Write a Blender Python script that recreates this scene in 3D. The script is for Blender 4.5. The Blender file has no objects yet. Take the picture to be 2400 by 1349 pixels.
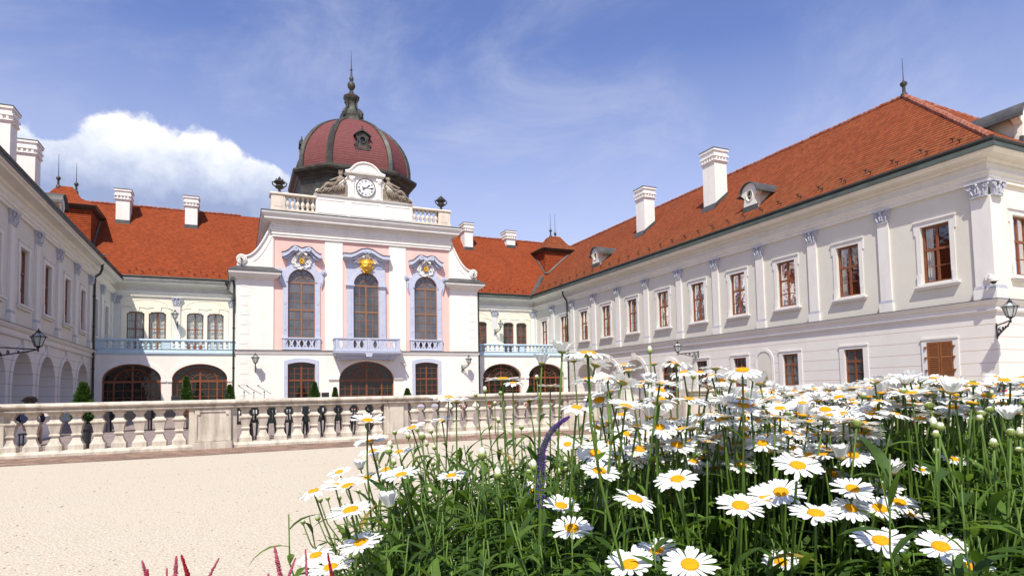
import bpy, bmesh, math, random
from math import sin, cos, pi, sqrt, radians, atan2
from mathutils import Vector, Matrix
from mathutils.geometry import tessellate_polygon
S = bpy.context.scene
COL = S.collection
# ------------------------------------------------------------------ camera
YAW, PIT, ROL = 0.437135, 0.0586974, -0.0206575
CAMZ = 1.15
cy, sy, cp, sp, cr, sr = cos(YAW), sin(YAW), cos(PIT), sin(PIT), cos(ROL), sin(ROL)
_f = Vector((sy*cp, cy*cp, sp)); _r = Vector((cy, -sy, 0)); _u = _r.cross(_f)
_d = -_u
cx_ = cr*_r - sr*_d; cy_ = sr*_r + cr*_d          # camera right and down in the world
cam = bpy.data.cameras.new('camera'); camo = bpy.data.objects.new('camera', cam); COL.objects.link(camo)
M = Matrix.Identity(4)
for i in range(3):
    M[i][0] = cx_[i]; M[i][1] = -cy_[i]; M[i][2] = -_f[i]
M[2][3] = CAMZ
camo.matrix_world = M
FPX = 1463.33
cam.sensor_fit = 'HORIZONTAL'; cam.sensor_width = 36.0; cam.lens = FPX/2400*36
cam.shift_x = (1200-1238.64)/2400; cam.shift_y = (829.88-674.5)/2400
cam.clip_start = 0.02; cam.clip_end = 4000
S.camera = camo
CAMP = Vector((0, 0, CAMZ))
def ray(u, v):                                     # direction of photo pixel (u,v) used to measure where things stand
    return (cx_*(u-1238.64) + cy_*(v-829.88))/FPX + _f
# ------------------------------------------------------------------ light
SUN = Vector((0.36, 0.60, -1.0)).normalized()
sl = bpy.data.lights.new('sun', 'SUN'); sl.energy = 4.7; sl.angle = radians(0.53); sl.color = (1.0, 0.95, 0.84)
so = bpy.data.objects.new('sun', sl); COL.objects.link(so)
so.rotation_euler = SUN.to_track_quat('-Z', 'Y').to_euler()
SUN_EL = math.asin(-SUN.z); SUN_AZ = atan2(-SUN.x, -SUN.y)
S.view_settings.view_transform = 'Standard'; S.view_settings.look = 'None'
S.view_settings.exposure = 0.36; S.view_settings.gamma = 1.0
W = bpy.data.worlds.new('World'); S.world = W; W.use_nodes = True

class NT:
    def __init__(s, tree): s.t = tree; s.n = tree.nodes; s.l = tree.links
    def new(s, typ, **k):
        n = s.n.new(typ)
        for a, b in k.items(): setattr(n, a, b)
        return n
    def put(s, sock, v):
        if isinstance(v, bpy.types.NodeSocket): s.l.new(v, sock)
        elif v is not None:
            if sock.type == 'RGBA' and len(v) == 3: v = (*v, 1)
            sock.default_value = v
    def m(s, op, a, b=None, c=None, clamp=False):
        n = s.new('ShaderNodeMath', operation=op, use_clamp=clamp)
        s.put(n.inputs[0], a)
        if b is not None: s.put(n.inputs[1], b)
        if c is not None: s.put(n.inputs[2], c)
        return n.outputs[0]
    def vm(s, op, a, b=None, out=0):
        n = s.new('ShaderNodeVectorMath', operation=op); s.put(n.inputs[0], a)
        if b is not None: s.put(n.inputs[1], b)
        return n.outputs[out]
    def mix(s, f, a, b, blend='MIX'):
        n = s.new('ShaderNodeMix', data_type='RGBA', blend_type=blend)
        s.put(n.inputs[0], f); s.put(n.inputs[6], a); s.put(n.inputs[7], b); return n.outputs[2]
    def noise(s, vec, scale, detail=4, rough=.55, out=0, dist=0):
        n = s.new('ShaderNodeTexNoise'); s.put(n.inputs['Vector'], vec)
        n.inputs['Scale'].default_value = scale; n.inputs['Detail'].default_value = detail
        n.inputs['Roughness'].default_value = rough; n.inputs['Distortion'].default_value = dist
        return n.outputs[out]
    def ramp(s, f, stops):
        n = s.new('ShaderNodeValToRGB'); s.put(n.inputs[0], f); e = n.color_ramp.elements
        while len(e) < len(stops): e.new(0.5)
        for x, (p, c) in zip(e, stops):
            x.position = p; x.color = (*c, 1) if not isinstance(c, (int, float)) else (c, c, c, 1)
        return n.outputs[0]
    def mapr(s, v, a, b, c=0., d=1., smooth=False):
        n = s.new('ShaderNodeMapRange', interpolation_type='SMOOTHSTEP' if smooth else 'LINEAR'); s.put(n.inputs[0], v)
        for i, q in enumerate((a, b, c, d)): n.inputs[i+1].default_value = q
        return n.outputs[0]
    def scale(s, vec, v): return s.vm('MULTIPLY', vec, v)

def build_world():
    t = NT(W.node_tree); t.n.clear()
    sky = t.new('ShaderNodeTexSky', sky_type='NISHITA', sun_disc=False)
    sky.sun_elevation = SUN_EL; sky.sun_rotation = SUN_AZ % (2*pi)
    sky.air_density = 1.0; sky.dust_density = 0.6; sky.ozone_density = 2.0
    g = t.new('ShaderNodeTexCoord').outputs['Generated']
    d = t.vm('NORMALIZE', g)
    x = t.new('ShaderNodeSeparateXYZ'); t.put(x.inputs[0], d)
    az = t.m('MULTIPLY', t.m('ARCTAN2', x.outputs[0], x.outputs[1]), 180/pi)
    el = t.m('MULTIPLY', t.m('ARCSINE', x.outputs[2]), 180/pi)
    cmb = t.new('ShaderNodeCombineXYZ'); t.put(cmb.inputs[0], az); t.put(cmb.inputs[1], el)
    p = cmb.outputs[0]
    w1 = t.noise(p, .22, 7, .62, 1); 
    wp = t.vm('ADD', p, t.scale(t.vm('SUBTRACT', w1, (.5, .5, .5)), (4.6, 4.2, 0)))
    xs = t.new('ShaderNodeSeparateXYZ'); t.put(xs.inputs[0], wp)
    fld = None
    for a, e, ra, re in ((-7.6, 17.6, 4.6, 4.4), (-3.2, 17.2, 4.6, 4.2), (-12.2, 17.0, 3.4, 2.3), (-15.5, 16.8, 4.5, 2.9), (1.2, 16.6, 3.6, 3.0), (-20, 15, 5, 3.5)):
        q = t.m('ADD', t.m('POWER', t.m('ABSOLUTE', t.m('DIVIDE', t.m('SUBTRACT', xs.outputs[0], a), ra)), 2),
                t.m('POWER', t.m('ABSOLUTE', t.m('DIVIDE', t.m('SUBTRACT', xs.outputs[1], e), re)), 2))
        v = t.m('SUBTRACT', 1., q)
        fld = v if fld is None else t.m('MAXIMUM', fld, v)
    cum = t.mapr(fld, -.02, .34, smooth=True)
    # grey underside, white lit top
    n2 = t.noise(p, .38, 6, .6)
    hgt = t.m('ADD', t.mapr(el, 15.4, 21.0), t.m('MULTIPLY', t.m('SUBTRACT', n2, .5), .9))
    ccol = t.ramp(t.m('MULTIPLY', hgt, 1., clamp=True), [(0., (.35, .42, .65)), (.36, (.57, .64, .83)), (.66, (.86, .90, .99)), (.95, (1.08, 1.07, 1.05))])
    # thin veils
    vs = t.new('ShaderNodeMapping'); t.put(vs.inputs[0], p); vs.inputs['Rotation'].default_value = (0, 0, radians(-24)); vs.inputs['Scale'].default_value = (.022, .042, 1)
    vn = t.noise(vs.outputs[0], 2.2, 7, .6, dist=.6)
    veil = t.m('MULTIPLY', t.mapr(vn, .40, .86, 0, .55, True), t.mapr(az, 70, 10, .45, 1.))
    low = t.mapr(el, 29, 8, 0, .62)
    veil = t.m('ADD', veil, low, clamp=True)
    base = t.mix(1., sky.outputs[0], (1.06, 1.0, 1.30), 'MULTIPLY')
    k = 7.2
    veilc = t.scale((.62, .68, .86), (k, k, k)); 
    c1 = t.mix(veil, base, (.73*k, .755*k, .875*k))
    c2 = t.mix(cum, c1, t.vm('SCALE', ccol)) 
    sc = c2.node.inputs[7].links[0].from_node; sc.inputs['Scale'].default_value = k
    bg = t.new('ShaderNodeBackground'); t.put(bg.inputs[0], c2); bg.inputs[1].default_value = .115
    out = t.new('ShaderNodeOutputWorld'); t.l.new(bg.outputs[0], out.inputs[0])
build_world()

# ------------------------------------------------------------------ materials
MATS = {}
def mat(name, col, rough=.8, var=0., vscale=2., bump=0., bscale=40., dirt=None, metal=0., spec=.3, streak=False, fn=None, trans=0.):
    m = bpy.data.materials.new(name); m.use_nodes = True; t = NT(m.node_tree); b = t.n['Principled BSDF']
    b.inputs['Roughness'].default_value = rough; b.inputs['Metallic'].default_value = metal
    b.inputs['Specular IOR Level'].default_value = spec
    P = t.new('ShaderNodeTexCoord').outputs['Object']
    geo = t.new('ShaderNodeNewGeometry').outputs['Position']
    P = geo
    c = (*col, 1)
    if var:
        n = t.noise(P, vscale, 5, .6)
        lo = tuple(max(0, x*(1-var)) for x in col); hi = tuple(min(1, x*(1+var*.7)) for x in col)
        c = t.ramp(n, [(.25, lo), (.75, hi)])
    if dirt:
        dc, amt, dsc = dirt
        pv = t.scale(P, (1, 1, .16)) if streak else P
        n = t.noise(pv, dsc, 7, .65)
        f = t.mapr(n, .47, .78, 0, amt)
        c = t.mix(f, c, dc)
    if fn: c = fn(t, c, P, b)
    t.put(b.inputs['Base Color'], c)
    if bump:
        bn = t.new('ShaderNodeBump'); bn.inputs['Strength'].default_value = bump; bn.inputs['Distance'].default_value = .02
        t.put(bn.inputs['Height'], t.noise(P, bscale, 4, .6)); t.l.new(bn.outputs[0], b.inputs['Normal'])
    MATS[name] = m; return m
def joints(period, off, dark):
    def f(t, c, P, b):
        x = t.new('ShaderNodeSeparateXYZ'); t.put(x.inputs[0], P)
        fr = t.m('FRACT', t.m('DIVIDE', t.m('SUBTRACT', x.outputs[2], off), period))
        line = t.m('MULTIPLY', t.m('LESS_THAN', t.m('ABSOLUTE', t.m('SUBTRACT', fr, .5)), .022), t.m('LESS_THAN', x.outputs[2], 3.6))
        return t.mix(line, c, dark)
    return f
def tiles(rowh, tw, c1, c2, c3, joint_and_shade, bumpd, moss=None):
    def f(t, c, P, b):
        uv = t.new('ShaderNodeTexCoord').outputs['UV']
        wob = t.noise(uv, .7, 3, .6, 1)
        uv2 = t.vm('ADD', uv, t.scale(t.vm('SUBTRACT', wob, (.5, .5, .5)), (.05, .07, 0)))
        br = t.new('ShaderNodeTexBrick', offset=.5)
        t.put(br.inputs['Vector'], uv2); br.inputs['Scale'].default_value = 1.
        br.inputs['Brick Width'].default_value = tw; br.inputs['Row Height'].default_value = rowh
        br.inputs['Mortar Size'].default_value = .008; br.inputs['Mortar Smooth'].default_value = .2
        br.inputs['Bias'].default_value = -.1
        t.put(br.inputs['Color1'], (0, 0, 0, 1)); t.put(br.inputs['Color2'], (1, 1, 1, 1)); t.put(br.inputs['Mortar'], (.5, .5, .5, 1))
        n = t.noise(uv, .33, 5, .65); n3 = t.noise(uv, 5.5, 2, .7)
        v = t.m('ADD', t.m('MULTIPLY', br.outputs[0], .34), t.m('ADD', t.m('MULTIPLY', n, .42), t.m('MULTIPLY', n3, .26)))
        cc = t.ramp(v, [(.18, c1), (.52, c2), (.9, c3)])
        x = t.new('ShaderNodeSeparateXYZ'); t.put(x.inputs[0], uv2)
        fr = t.m('FRACT', t.m('DIVIDE', x.outputs[1], rowh))
        lap_shade = t.mapr(fr, .42, .12, 0, 1)  # shadow under each tile lap, painted as a dark band along the course
        cc = t.mix(t.m('MULTIPLY', lap_shade, .88), cc, joint_and_shade)
        cc = t.mix(t.m('MULTIPLY', br.outputs[1], .55), cc, joint_and_shade)
        if moss:
            mn = t.m('MULTIPLY', t.mapr(t.noise(uv, 1.7, 6, .7), .45, .75, 0, 1), t.mapr(x.outputs[1], moss[1], 0., 0., moss[2]))
            cc = t.mix(mn, cc, moss[0])
        bn = t.new('ShaderNodeBump'); bn.inputs['Strength'].default_value = 1.; bn.inputs['Distance'].default_value = bumpd
        hh = t.m('ADD', t.m('SUBTRACT', 1., fr), t.m('MULTIPLY', br.outputs[0], .35))
        t.put(bn.inputs['Height'], hh); t.l.new(bn.outputs[0], b.inputs['Normal'])
        return cc
    return f
mat('white_plaster', (.80, .765, .70), .85, .05, 1.2, .12, 25, ((.55, .5, .45), .30, 1.1), streak=True)
mat('rustic_plaster', (.655, .625, .585), .85, .05, .9, .12, 25, ((.55, .5, .46), .28, .9), streak=True, fn=joints(.517, .87-.2585-.517*2, (.40, .31, .23)))
mat('cream_plaster', (.77, .71, .58), .85, .05, 1.0, .12, 30, ((.6, .54, .44), .25, .8), streak=True)
mat('wing_plaster', (.59, .565, .495), .85, .05, 1.0, .12, 30, ((.58, .53, .46), .28, .8), streak=True)
mat('trim_white', (.79, .76, .70), .8, .04, 2., .1, 30, ((.5, .46, .4), .35, 1.6), streak=True)
mat('wing_trim', (.655, .635, .60), .8, .04, 2., .1, 30, ((.42, .38, .32), .35, 1.6), streak=True)
mat('cornice_cream', (.70, .665, .585), .8, .04, 2., .1, 30, ((.45, .4, .3), .35, 1.3))
mat('pink_plaster', (.79, .50, .44), .88, .06, 1.1, .12, 30, ((.84, .62, .56), .5, .7), streak=True)
mat('lilac_stone', (.47, .50, .61), .8, .08, 3., .15, 40, ((.62, .62, .68), .5, 2.5))
mat('pale_blue_paint', (.47, .60, .68), .7, .07, 3., .1, 40, ((.62, .68, .7), .5, 2.))
mat('capital_blue', (.40, .41, .46), .8, .2, 14., .5, 50, ((.74, .74, .78), .7, 9.))
mat('sandstone', (.29, .24, .18), .9, .35, 7., 1., 30, ((.13, .10, .075), .8, 5.))
mat('balustrade_stone', (.585, .52, .425), .85, .16, 3.5, .55, 90, ((.15, .115, .08), .85, 5.0), streak=True)
mat('attic_stone', (.70, .61, .50), .85, .1, 3.5, .3, 60, ((.4, .32, .24), .5, 2.5), streak=True)
mat('bronze_copper', (.055, .047, .036), .55, .35, 3., .2, 30, ((.10, .14, .11), .7, 2.0), metal=.25, spec=.4)
mat('black_iron', (.018, .018, .02), .45, .2, 12., spec=.5)
mat('lead_grey', (.085, .085, .085), .6, .3, 2., .15, 20, ((.16, .16, .15), .6, 1.5), metal=.3)
mat('lead_green', (.065, .078, .066), .6, .3, 1.5, .1, 20, ((.10, .12, .10), .6, 1.2), metal=.25)
mat('gutter_metal', (.035, .04, .034), .5, .35, 2., metal=.4, spec=.5)
mat('wood_brown', (.20, .064, .025), .5, .22, 6., .1, 60, spec=.35)
mat('wood_light', (.27, .135, .072), .5, .15, 6., .1, 60, spec=.35)
mat('shutter_brown', (.235, .088, .030), .55, .18, 5., .1, 60)
mat('gold', (.70, .40, .05), .5, .1, 8., .15, 40, metal=.4)
mat('clock_white', (.82, .82, .82), .5)
mat('black_plastic', (.012, .017, .016), .38, .1, 5., spec=.5)
mat('dark_cloth', (.03, .028, .03), .9)
mat('navy_cloth', (.012, .016, .05), .9, .2, 20)
mat('hair_dark', (.022, .013, .01), .6, .4, 90, 1., 160)
mat('skin', (.52, .30, .21), .6)
mat('parasol_white', (.82, .81, .79), .8)
mat('table_wood', (.30, .15, .08), .6, .2, 8)
mat('chair_rust', (.23, .065, .03), .6, .2, 5)
mat('crimson_cloth', (.14, .016, .02), .85, .3, 6)
mat('interior_dark', (.018, .016, .014), .9)
mat('pebble', (.48, .40, .30), .9, .5, 9., spec=.15)
mat('room_wall', (.16, .14, .12), .9, .3, 1.2)
mat('soil', (.055, .04, .028), .95, .3, 12, 1., 40)
mat('roof_bright', (.45, .1, .04), .92, spec=.1, fn=tiles(.165, .19, (.165, .039, .015), (.285, .059, .020), (.375, .094, .033), (.075, .019, .009), .03))
mat('roof_worn', (.4, .1, .04), .92, spec=.1, fn=tiles(.30, .19, (.150, .040, .016), (.265, .066, .025), (.36, .105, .040), (.030, .012, .008), .035, ((.13, .085, .035), 5.0, .75)))
mat('dome_tiles', (.2, .07, .07), .7, spec=.2, fn=tiles(.20, .20, (.140, .045, .044), (.175, .056, .054), (.215, .074, .068), (.105, .034, .032), .010))
mat('ridge_tile', (.27, .07, .032), .88, .4, 4., .3, 30, ((.5, .42, .36), .6, 5.))

def gravel(t, c, P, b):
    v = t.new('ShaderNodeTexVoronoi'); t.put(v.inputs['Vector'], P); v.inputs['Scale'].default_value = 55
    n1 = t.noise(P, 38, 3, .75); n0 = t.noise(P, .5, 5, .6); n2 = t.noise(P, 9, 5, .7)
    col = t.ramp(n1, [(.30, (.25, .185, .12)), (.44, (.45, .385, .285)), (.60, (.545, .485, .38)), (.8, (.65, .60, .50))])
    col = t.mix(t.mapr(v.outputs[0], .30, .62, 0, .35), col, (.66, .60, .50))
    col = t.mix(t.mapr(n0, .35, .7, 0, .35), col, (.55, .46, .35))
    col = t.mix(t.mapr(n2, .56, .78, 0, .30), col, (.43, .33, .23))
    n5 = t.noise(t.scale(P, (.25, 1.1, 1)), 1.3, 4, .6)
    col = t.mix(t.mapr(n5, .55, .75, 0, .28), col, (.50, .39, .27))
    sp_ = t.noise(P, 26, 2, .5)
    col = t.mix(t.mapr(sp_, .685, .73, 0, .7), col, (.22, .15, .09))
    bn = t.new('ShaderNodeBump'); bn.inputs['Strength'].default_value = .55; bn.inputs['Distance'].default_value = .014
    t.put(bn.inputs['Height'], t.m('ADD', v.outputs[0], n1)); t.l.new(bn.outputs[0], b.inputs['Normal'])
    return col
mat('gravel', (.7, .6, .44), .95, fn=gravel, spec=.15)
def pavers(w, h, cols, ang, mort):
    def f(t, c, P, b):
        mp = t.new('ShaderNodeMapping'); t.put(mp.inputs[0], P); mp.inputs['Rotation'].default_value = (0, 0, ang)
        wv = t.noise(P, 3., 3, .6, 1)
        pv = t.vm('ADD', mp.outputs[0], t.scale(t.vm('SUBTRACT', wv, (.5, .5, .5)), (.09, .09, 0)))
        br = t.new('ShaderNodeTexBrick', offset=.5); t.put(br.inputs['Vector'], pv); br.inputs['Scale'].default_value = 1
        br.inputs['Brick Width'].default_value = w; br.inputs['Row Height'].default_value = h; br.inputs['Mortar Size'].default_value = .009
        t.put(br.inputs['Color1'], (0, 0, 0, 1)); t.put(br.inputs['Color2'], (1, 1, 1, 1)); t.put(br.inputs['Mortar'], (.4, .4, .4, 1))
        n = t.noise(P, 2.2, 6, .7)
        cc = t.ramp(t.m('ADD', t.m('MULTIPLY', br.outputs[0], .5), t.m('MULTIPLY', n, .5)), [(.2, cols[0]), (.5, cols[1]), (.85, cols[2])])
        cc = t.mix(t.m('MULTIPLY', br.outputs[1], .8), cc, mort)
        bn = t.new('ShaderNodeBump'); bn.inputs['Strength'].default_value = .6; bn.inputs['Distance'].default_value = .01
        t.put(bn.inputs['Height'], t.m('ADD', t.m('SUBTRACT', 1, br.outputs[1]), t.m('MULTIPLY', n, .6))); t.l.new(bn.outputs[0], b.inputs['Normal'])
        return cc
    return f
mat('cobbles', (.3, .2, .15), .9, fn=pavers(.20, .11, ((.075, .045, .036), (.195, .115, .088), (.36, .23, .165)), .3, (.40, .31, .22)), spec=.2)
mat('terrace_pavers', (.3, .25, .22), .9, fn=pavers(.22, .11, ((.20, .155, .14), (.27, .215, .195), (.34, .28, .25)), .78, (.17, .13, .11)), spec=.2)

def glassmat(name, col, rough=.03, spec=.6, wave=.012):
    m = bpy.data.materials.new(name); m.use_nodes = True; t = NT(m.node_tree); b = t.n['Principled BSDF']
    P = t.new('ShaderNodeNewGeometry').outputs['Position']
    n = t.noise(P, 1.1, 3, .5)
    t.put(b.inputs['Base Color'], t.ramp(n, [(.3, tuple(x*.6 for x in col)), (.7, tuple(x*1.5 for x in col))]))
    b.inputs['Roughness'].default_value = rough; b.inputs['IOR'].default_value = 1.52; b.inputs['Specular IOR Level'].default_value = spec
    bn = t.new('ShaderNodeBump'); bn.inputs['Strength'].default_value = .5; bn.inputs['Distance'].default_value = wave
    t.put(bn.inputs['Height'], t.noise(P, 1.6, 2, .5)); t.l.new(bn.outputs[0], b.inputs['Normal'])
    MATS[name] = m
glassmat('glass_hall', (.085, .085, .092), .03, 1.0)
glassmat('glass_wing', (.060, .058, .056), .03, 1.0)
glassmat('glass_door', (.012, .013, .010), .03, .45)
glassmat('glass_round', (.02, .02, .022), .05, .6)
def clear_glass(name, tint, k):
    m = bpy.data.materials.new(name); m.use_nodes = True; t = NT(m.node_tree); t.n.clear()
    fr = t.new('ShaderNodeFresnel'); fr.inputs[0].default_value = 1.5
    tr = t.new('ShaderNodeBsdfTransparent'); tr.inputs[0].default_value = (*tint, 1)
    gl = t.new('ShaderNodeBsdfGlossy'); gl.inputs['Roughness'].default_value = .05
    bn = t.new('ShaderNodeBump'); bn.inputs['Strength'].default_value = .6; bn.inputs['Distance'].default_value = .02
    t.put(bn.inputs['Height'], t.noise(t.new('ShaderNodeNewGeometry').outputs['Position'], 1.9, 2, .5)); t.l.new(bn.outputs[0], gl.inputs['Normal'])
    mx = t.new('ShaderNodeMixShader'); t.put(mx.inputs[0], t.m('MULTIPLY', fr.outputs[0], k)); t.l.new(tr.outputs[0], mx.inputs[1]); t.l.new(gl.outputs[0], mx.inputs[2])
    o = t.new('ShaderNodeOutputMaterial'); t.l.new(mx.outputs[0], o.inputs[0]); MATS[name] = m
clear_glass('glass_clear', (.975, .98, .98), 1.2)
def milky():
    m = bpy.data.materials.new('glass_milky'); m.use_nodes = True; t = NT(m.node_tree); b = t.n['Principled BSDF']
    b.inputs['Base Color'].default_value = (.62, .66, .63, 1); b.inputs['Roughness'].default_value = .25
    b.inputs['Transmission Weight'].default_value = .35; b.inputs['IOR'].default_value = 1.2; MATS['glass_milky'] = m
milky()
def translucent(name, col, tl, var=.2, vs=30., rough=.55, tcol=None, spec=.3, perobj=0.):
    m = bpy.data.materials.new(name); m.use_nodes = True; t = NT(m.node_tree); b = t.n['Principled BSDF']
    P = t.new('ShaderNodeNewGeometry').outputs['Position']
    n = t.noise(P, vs, 4, .6)
    c = t.ramp(n, [(.28, tuple(x*(1-var) for x in col)), (.72, tuple(min(1, x*(1+var)) for x in col))])
    t.put(b.inputs['Base Color'], c); b.inputs['Roughness'].default_value = rough; b.inputs['Specular IOR Level'].default_value = spec
    tr = t.new('ShaderNodeBsdfTranslucent'); t.put(tr.inputs[0], (*(tcol or col), 1))
    mx = t.new('ShaderNodeMixShader'); mx.inputs[0].default_value = tl
    o = t.n['Material Output']
    t.l.new(b.outputs[0], mx.inputs[1]); t.l.new(tr.outputs[0], mx.inputs[2]); t.l.new(mx.outputs[0], o.inputs[0]); MATS[name] = m
translucent('petal_white', (.76, .77, .75), .22, .05, 120, .6, (.78, .80, .70), .2)
translucent('petal_cream', (.74, .76, .60), .2, .1, 120, .6)
translucent('leaf_green', (.036, .072, .012), .24, .5, 14, .58, (.13, .25, .02), .22)
translucent('leaf_light', (.078, .140, .020), .30, .35, 14, .55, (.26, .42, .035), .25)
translucent('leaf_yellow', (.26, .19, .04), .25, .4, 18, .7, (.4, .28, .05), .2)
translucent('stem_green', (.085, .15, .022), .15, .35, 25, .5, (.25, .4, .05))
translucent('calyx_green', (.20, .255, .06), .1, .3, 60, .6)
translucent('topiary_green', (.045, .095, .018), .2, .5, 5, .6, (.10, .2, .02))
translucent('curtain_white', (.80, .80, .74), .2, .08, 3, .9)
translucent('curtain_olive', (.16, .15, .06), .1, .3, 3, .9)
translucent('petal_pink', (.46, .11, .16), .2, .4, 90, .7)
translucent('petal_crimson', (.32, .012, .03), .2, .3, 90, .7)
translucent('petal_magenta', (.65, .04, .18), .25, .2, 40, .7)
translucent('petal_violet', (.11, .06, .25), .2, .4, 120, .7)
def disc(t, c, P, b):
    n = t.noise(P, 900, 2, .6); n2 = t.noise(P, 60, 2, .5)
    bn = t.new('ShaderNodeBump'); bn.inputs['Strength'].default_value = .9; bn.inputs['Distance'].default_value = .0015
    t.put(bn.inputs['Height'], n); t.l.new(bn.outputs[0], b.inputs['Normal'])
    return t.mix(t.m('MULTIPLY', n2, .5), t.ramp(n, [(.3, (.48, .19, .004)), (.7, (.82, .40, .008))]), (.78, .34, .006))
mat('disc_yellow', (.85, .47, .01), .75, fn=disc, spec=.15)
# ------------------------------------------------------------------ mesh helpers
class Fr:                                          # a facade: u along it, z up, n out of it
    def __init__(s, o, U, N): s.o = Vector(o); s.U = Vector(U); s.N = Vector(N)
    def __call__(s, u, z, n=0.): return s.o + s.U*u + s.N*n + Vector((0, 0, z))
class MB:
    def __init__(s): s.v = []; s.f = []; s.uv = []
    def add(s, vs, fs, uvs=None):
        b = len(s.v); s.v += [tuple(x) for x in vs]
        for i, f in enumerate(fs):
            s.f.append([b+j for j in f]); s.uv.append(uvs[i] if uvs else None)
    def box(s, a, b):
        x0, y0, z0 = a; x1, y1, z1 = b
        s.add([(x0, y0, z0), (x1, y0, z0), (x1, y1, z0), (x0, y1, z0), (x0, y0, z1), (x1, y0, z1), (x1, y1, z1), (x0, y1, z1)],
              [(3, 2, 1, 0), (4, 5, 6, 7), (0, 1, 5, 4), (1, 2, 6, 5), (2, 3, 7, 6), (3, 0, 4, 7)]); return s
    def fbox(s, F, u0, u1, z0, z1, n0, n1):
        P = [F(u, z, n) for n in (n0, n1) for u, z in ((u0, z0), (u1, z0), (u1, z1), (u0, z1))]
        s.add(P, [(3, 2, 1, 0), (4, 5, 6, 7), (0, 1, 5, 4), (1, 2, 6, 5), (2, 3, 7, 6), (3, 0, 4, 7)]); return s
    def prism(s, F, poly, n0, n1, holes=(), back=True):
        rings = [list(poly)] + [list(h) for h in holes]
        flat = [p for r in rings for p in r]
        tri = tessellate_polygon([[Vector((a, b, 0)) for a, b in r] for r in rings])
        s.add([F(a, b, n1) for a, b in flat], tri)
        if back: s.add([F(a, b, n0) for a, b in flat], tri)
        for r in rings:
            k = len(r)
            s.add([F(a, b, n) for n in (n0, n1) for a, b in r], [(i, (i+1) % k, k+(i+1) % k, k+i) for i in range(k)])
        return s
    def tube(s, pts, r, seg=6, caps=True, closed=False):
        pts = [Vector(p) for p in pts]; n = len(pts); rr = r if isinstance(r, (list, tuple)) else [r]*n
        vs = []; prev = None
        for i, p in enumerate(pts):
            if closed: d = pts[(i+1) % n]-pts[i-1]
            else: d = pts[min(i+1, n-1)]-pts[max(i-1, 0)]
            if d.length < 1e-9: d = Vector((0, 0, 1))
            d.normalize()
            a = prev - d*prev.dot(d) if prev else d.cross(Vector((0, 0, 1)) if abs(d.z) < .9 else Vector((1, 0, 0)))
            if a.length < 1e-6: a = d.orthogonal()
            a.normalize(); prev = a; b = d.cross(a)
            for k in range(seg):
                t = 2*pi*k/seg; vs.append(p+(a*cos(t)+b*sin(t))*rr[i])
        fs = []
        for i in range(n if closed else n-1):
            j = (i+1) % n
            for k in range(seg): fs.append((i*seg+k, i*seg+(k+1) % seg, j*seg+(k+1) % seg, j*seg+k))
        if caps and not closed: fs += [tuple(range(seg))[::-1], tuple((n-1)*seg+k for k in range(seg))]
        s.add(vs, fs); return s
    def lathe(s, c, prof, seg=16, sq=False, rot=0., sx=1., sy=1.):
        c = Vector(c); vs = []
        for r, z in prof:
            for k in range(seg):
                t = 2*pi*(k+(.5 if sq else 0))/seg+rot; q = r/cos(pi/seg) if sq else r
                vs.append(c+Vector((q*cos(t)*sx, q*sin(t)*sy, z)))
        fs = [(i*seg+k, i*seg+(k+1) % seg, (i+1)*seg+(k+1) % seg, (i+1)*seg+k) for i in range(len(prof)-1) for k in range(seg)]
        fs += [tuple(range(seg))[::-1], tuple((len(prof)-1)*seg+k for k in range(seg))]
        s.add(vs, fs); return s
    def mould(s, path, prof, side=1, closed=False):  # profile (out, z) swept along a plan path with mitred corners
        P = [Vector((a, b)) for a, b in path]; n = len(P); offs = []
        for i in range(n):
            e = []
            if closed or i > 0: e.append((P[i]-P[i-1]).normalized())
            if closed or i < n-1: e.append((P[(i+1) % n]-P[i]).normalized())
            ns = [Vector((d.y, -d.x))*side for d in e]
            m = ns[0] if len(ns) == 1 else (ns[0]+ns[1])/(1+ns[0].dot(ns[1]))
            offs.append(m)
        k = len(prof)
        vs = [(P[i].x+offs[i].x*o, P[i].y+offs[i].y*o, z) for i in range(n) for o, z in prof]
        fs = []
        for i in range(n if closed else n-1):
            j = (i+1) % n
            for q in range(k-1): fs.append((i*k+q, i*k+q+1, j*k+q+1, j*k+q))
        if not closed: fs += [tuple(range(k)), tuple((n-1)*k+q for q in range(k))[::-1]]
        s.add(vs, fs); return s
    def ball(s, c, r, sx=1, sy=1, sz=1, seg=8, rings=6):
        prof = [(max(1e-4, r*sin(pi*i/rings)), -r*cos(pi*i/rings)*sz) for i in range(rings+1)]
        return s.lathe(c, prof, seg, sx=sx, sy=sy)
    def build(s, name, m, parent=None, smooth=False, fix=True):
        me = bpy.data.meshes.new(name); me.from_pydata(s.v, [], s.f)
        if any(s.uv):
            L = me.uv_layers.new(name='UVMap'); i = 0
            for f, uv in zip(s.f, s.uv):
                for k in range(len(f)):
                    L.data[i].uv = uv[k] if uv else (0, 0); i += 1
        if fix:
            b = bmesh.new(); b.from_mesh(me); bmesh.ops.recalc_face_normals(b, faces=b.faces); b.to_mesh(me); b.free()
        for mm in (m if isinstance(m, (list, tuple)) else [m]): me.materials.append(MATS[mm])
        if smooth:
            me.polygons.foreach_set('use_smooth', [True]*len(me.polygons))
            if smooth != 'all': me.set_sharp_from_angle(angle=radians(40))
        o = bpy.data.objects.new(name, me); COL.objects.link(o)
        if parent: o.parent = parent; o.matrix_parent_inverse = wm(parent).inverted()
        return o
def wm(o):
    m = Matrix.LocRotScale(o.location, o.rotation_euler, o.scale)
    return wm(o.parent) @ o.matrix_parent_inverse @ m if o.parent else m
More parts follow.
